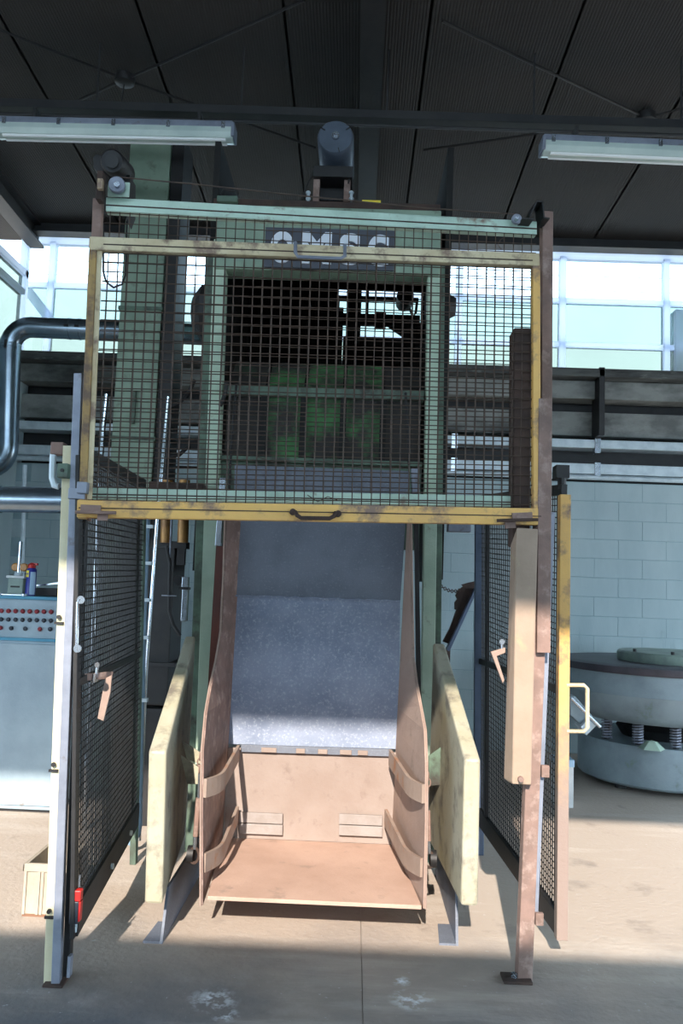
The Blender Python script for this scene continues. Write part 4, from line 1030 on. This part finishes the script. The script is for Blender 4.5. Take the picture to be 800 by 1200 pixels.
# things on the cabinet
ztt = zt + .022
sc = thing('spray_can', Vector((P(35, 700, 6.15).x, 6.15 * K, ztt)), 'blue and yellow spray can with red cap on the control cabinet', 'spray can')
c = roots[sc.name]; rc = S(5.8, 6.15); hc = S(33, 6.15)
mb = MB(); mb.lathe(c, [(0, 0), (rc, 0), (rc, hc * .93), (rc * .7, hc), (0, hc)], 24); bo = mb.build('can', M['navy'], sc, smooth=True)
mb = MB(); mb.lathe(c + Vector((0, 0, hc)), [(0, -.002), (rc * .75, -.002), (rc * .8, .022), (rc * .3, .036), (0, .036)], 20); mb.box(c.x, c.y - .01, c.z + hc + .018, c.x + rc * 1.15, c.y + .01, c.z + hc + .034); mb.build('cap', M['red'], sc, smooth=True)
def shell(a0_, a1_, z0_, z1_, m, nm, par):
    mb = MB(); v = []; n = 8
    for k in range(n + 1):
        a = R(a0_ + (a1_ - a0_) * k / n); v += [c + Vector((math.cos(a) * rc * 1.02, math.sin(a) * rc * 1.02, z0_)), c + Vector((math.cos(a) * rc * 1.02, math.sin(a) * rc * 1.02, z1_))]
    mb.add(v, [(2 * i, 2 * i + 2, 2 * i + 3, 2 * i + 1) for i in range(n)]); return mb.build(nm, m, par, smooth=True)
shell(280, 345, hc * .05, hc * .85, M['canlight'], 'side_label', bo)
shell(185, 262, hc * .66, hc * .9, M['yel'], 'shield_label', bo)
cu = bpy.data.curves.new('lettering', 'FONT'); cu.body = 'WD-40'; cu.size = .018; cu.extrude = .0005; cu.align_x = 'CENTER'; cu.materials.append(M['navy'])
tx = bpy.data.objects.new('lettering', cu); col.objects.link(tx); tx.parent = bo; tx.rotation_euler = (R(90), 0, R(-40)); tx.location = Vector((-rc * .72, -rc * .83, hc * .75)); textmesh(tx)
mt_ = thing('meter_box', Vector((P(17, 698, 6.2).x, 6.2 * K, ztt)), 'small grey meter box on the control cabinet left of the spray can', 'meter box')
c = roots[mt_.name]; w = S(9, 6.2)
mb = MB(); mb.box(c.x - w, c.y, c.z, c.x + w, c.y + .12, c.z + S(20, 6.2)); mb.build('case', M['lid'], mt_, bev=.004)
mb = MB(); mb.box(c.x - w * 1.2, c.y - .015, c.z + S(20, 6.2), c.x + w * 1.2, c.y + .13, c.z + S(23, 6.2)); mb.build('top_plate', M['white'], mt_, bev=.003)
mb = MB(); mb.box(c.x - w * .6, c.y - .003, c.z + S(9, 6.2), c.x + w * .6, c.y, c.z + S(11, 6.2)); mb.build('slot', M['black'], mt_)
bt = thing('beacon', Vector((P(23, 672, 6.35).x, 6.35 * K, c.z + S(23, 6.2))), 'twin amber beacon lights on a steel pole above the meter box', 'beacon')
e = roots[bt.name]
mb = MB(); mb.tube([e + Vector((0, -.02, 0)), e + Vector((.0, -.02, S(40, 6.3)))], .013, 10); mb.build('pole', M['chrome'], bt, smooth=True)
for s_ in (-1, 1):
    mb = MB(); mb.disc(e + Vector((s_ * .032, .0, S(10, 6.3))), (0, 1, 0), .03, .04, 16); mb.build('lens', M['amber'], bt, smooth=True, bev=.006)
mb = MB(); mb.disc(e + Vector((0, -.02, .012)), (0, 0, 1), .03, .024, 14); mb.build('base', M['galv'], bt, smooth=True)
wr = thing('spanner', Vector((P(14, 697, 6.05).x, 6.05 * K, ztt)), 'steel spanner lying on the cabinet in front of the meter box', 'spanner')
c = roots[wr.name]; mb = MB(); mb.box(c.x - .08, c.y - .01, c.z, c.x + .08, c.y + .01, c.z + .012); mb.build('shank', M['steel'], wr, bev=.003)
for s_ in (-1, 1):
    mb = MB(); mb.disc((c.x + s_ * .09, c.y, c.z + .008), (0, 0, 1), .022, .015, 12); mb.build('jaw', M['steel'], wr)
gt = thing('grey_tool', Vector((P(52, 697, 6.25).x, 6.25 * K, ztt)), 'dark metal tool with bright bar on cabinet right of the spray can', 'tool')
c = roots[gt.name]; mb = MB(); mb.box(c.x - .07, c.y, c.z, c.x + .09, c.y + .06, c.z + .06); mb.build('block', M['dark_steel'], gt, bev=.006)
mb = MB(); mb.beam(c + Vector((-.07, .03, .075)), c + Vector((.1, .03, .10)), .02, .012, (0, 1, 0)); mb.build('bar', M['steel'], gt)

# ------------------------------------------------------------------ crate on the floor
d = 4.18; cr = thing('plastic_crate', Vector((P(52, 1062, d).x, d * K, 0)), 'small cream ribbed crate on the floor behind left post', 'crate')
x0, x1 = P(28, 1040, d).x, P(76, 1040, d).x; y0_, y1_ = d * K, d * K + .34; zt2 = P(40, 1012, d).z
mb = MB()
mb.box(x0, y0_, 0, x1, y1_, .012); mb.build('base', M['crate_in'], cr)
for nm, bx4 in (('side', (x0, y0_, .012, x0 + .012, y1_, zt2)), ('side', (x1 - .012, y0_, .012, x1, y1_, zt2)), ('end', (x0 + .012, y0_, .012, x1 - .012, y0_ + .012, zt2)), ('end', (x0 + .012, y1_ - .012, .012, x1 - .012, y1_, zt2))):
    mb = MB(); mb.box(*bx4); mb.build(nm, M['crate'], cr, bev=.002)
mb = MB(); mb.box(x0 - .008, y0_ - .008, zt2 - .035, x1 + .008, y0_, zt2); mb.box(x0 - .008, y0_ - .008, zt2 - .035, x0, y1_, zt2); mb.build('rim', M['crate'], cr, bev=.002)
mb = MB()
for f in (.0, .33, .42, .72, .8):
    mb.box(x0 + (x1 - x0) * f, y0_ - .007, .012, x0 + (x1 - x0) * f + .012, y0_, zt2 - .035)
mb.build('rib', M['crate'], cr)

# ------------------------------------------------------------------ vibratory tub on the right
DT = 7.85; tc_ = P(776, 900, DT); tc_.z = 0
tb = thing('vibratory_tub', tc_, 'big round grey vibratory tub on coil springs by the block wall', 'tub')
rB = S(93, DT)
mb = MB(); mb.lathe(tc_, [(0, .05), (rB * .97, .05), (rB, .07), (rB, .37), (rB * .985, .39), (rB * .7, .39), (0, .39)], 64); mb.build('base_drum', M['tub'], tb, smooth=True)
for k in range(6):
    a = R(60 * k + 215); mb = MB(); mb.disc(tc_ + Vector((rB * .8 * math.cos(a), rB * .8 * math.sin(a), .025)), (0, 0, 1), .05, .05, 12); mb.build('foot', M['dark_steel'], tb)
rr = S(117, DT)
mb = MB(); mb.lathe(tc_, [(0, .56), (rr * .62, .56), (rr * .82, .575), (rr * .93, .66), (rr * .985, .80), (rr * .99, .81), (rr * .985, .82), (rr * .97, .99)], 72); mb.build('bowl', M['tub'], tb, smooth=True)
mb = MB(); mb.lathe(tc_, [(rr * .9, 1.0), (rr * 1.0, .985), (rr * 1.01, 1.0), (rr * 1.01, 1.045), (rr * .97, 1.055), (rr * .9, 1.06), (rr * .3, 1.06), (0, 1.06)], 72); mb.build('rim', M['tub_rim'], tb, smooth=True)
lc = tc_ + Vector((.08, -.12, 0)); mb = MB(); mb.lathe(lc, [(0, 1.06), (.5, 1.06), (.505, 1.07), (.505, 1.13), (.49, 1.145), (.1, 1.15), (0, 1.15)], 48); lo_ = mb.build('lid', M['lid'], tb, smooth=True)
for a in (200, 245, 280, 320):
    mb = MB(); mb.disc(lc + Vector((.45 * math.cos(R(a)), .45 * math.sin(R(a)), 1.155)), (0, 0, 1), .016, .03, 8); mb.build('bolt', M['black'], lo_)
for k, px in enumerate((711, 748, 792, 835)):
    r_ = ray(px, 860); ang = None
    # foot of the spring on the ring of the base
    best = min((((tc_ + Vector((rB * .86 * math.cos(R(q)), rB * .86 * math.sin(R(q)), .4))), q) for q in range(180, 360)),
               key=lambda t_: abs((t_[0].x / t_[0].y) - (r_.x / r_.y)))
    c = best[0]; c.z = 0
    mb = MB(); mb.tube([c + Vector((math.cos(t_ * .9) * .042, math.sin(t_ * .9) * .042, .395 + t_ * .18 / 56)) for t_ in range(57)], .0075, 6); mb.build('coil_spring', M['grey_paint'], tb, smooth=True)
    mb = MB(); mb.tube([c + Vector((0, 0, .39)), c + Vector((0, 0, .57))], .025, 8); mb.build('spring_core', M['black'], tb)
mb = MB(); mb.lathe(tc_, [(.0, .39), (.35, .39), (.4, .47), (.3, .56), (0, .56)], 24); mb.build('drive_unit', M['black'], tb)
c = P(766, 866, 7.1); mb = MB(); mb.lathe((c.x, c.y + .05, .39), [(0, .07), (.04, .06), (.11, 0)], 5); mb.build('green_cap', M['green_bar'], tb)
mb = MB(); mb.prism([P(x, y, 6.85) for x, y in ((667, 816), (674, 816), (700, 846), (690, 858), (668, 838))], (0, .15, 0)); ct = mb.build('discharge_chute', M['tub'], tb, bev=.006)
mb = MB(); mb.prism([P(x, y, 6.8) for x, y in ((688, 843), (699, 850), (687, 862), (680, 852))], (0, .18, 0)); mb.build('chute_lip', M['galv'], ct, bev=.004)
mb = MB(); mb.tube([P(669, 818, 6.78), P(703, 852, 6.78)], .014, 8); mb.build('chute_rod', M['steel'], ct, smooth=True)
wb = MB(); p = P(664, 915, 6.7); wb.box(p.x - .08, 6.7 * K, 0, P(672, 900, 6.7).x, 6.7 * K + .2, P(668, 891, 6.7).z)
wbo = wb.build('white_bin', M['white'], None, bev=.006); tag(wbo, 'small white box on the floor behind the right yellow stile', 'box')
mb = MB(); p2_ = wbo.location; mb.box(p.x - .085, 6.7 * K - .005, P(668, 899, 6.7).z, P(672, 900, 6.7).x + .005, 6.7 * K + .205, P(668, 891, 6.7).z + .004); mb.build('lid', M['canlight'], wbo, bev=.004)

# tilted arm and chain behind the right wing
ta = thing('tilted_arm', Vector((P(521, 760, 6.0).x, 6.0 * K, P(521, 765, 6.0).z)), 'dark bent steel arm leaning behind the right wing', 'arm')
mb = MB(); mb.prism([P(x, y, 6.0) for x, y in ((519, 752), (527, 755), (557, 690), (557, 681), (548, 683), (541, 685), (543, 687), (537, 692), (534, 698), (536, 702), (533, 706), (533, 714), (535, 715), (527, 737))], (0, .05, 0)); mb.build('plate', M['rust_dk'], ta)
mb = MB(); mb.beam(P(524, 762, 5.98), P(557, 690, 5.98), .02, .1, (1, 0, 0)); mb.build('edge_strip', M['blue_post'], ta)
mb = MB(); mb.beam(Vector((P(521, 760, 6.05).x, 6.05 * K, 0)), P(522, 760, 6.05), .06, .06); mb.build('leg', M['rust_dk'], ta)
ch_ = MB(); a, b = P(516, 687, 5.95), P(539, 691, 5.95); nl = 11
for k in range(nl):
    c = a.lerp(b, (k + .5) / nl) + Vector((0, 0, -.02 * math.sin(math.pi * k / nl))); w = (b - a).length / nl * .62
    ch_.tube([c + Vector((math.cos(t_) * w, math.sin(t_) * .011 * (k % 2), math.sin(t_) * .011 * ((k + 1) % 2))) for t_ in [2 * math.pi * j / 8 for j in range(9)]], .0035, 5, False)
tag(ch_.build('chain', M['rust_dk'], None), 'short dark chain from the right column to the tilted arm', 'chain')
tag(pbox(525, 614, 552, 623, 5.6, .1).build('junction_tray', M['grey_paint'], None, bev=.004), 'small grey tray hung under the gate right of the column', 'tray')
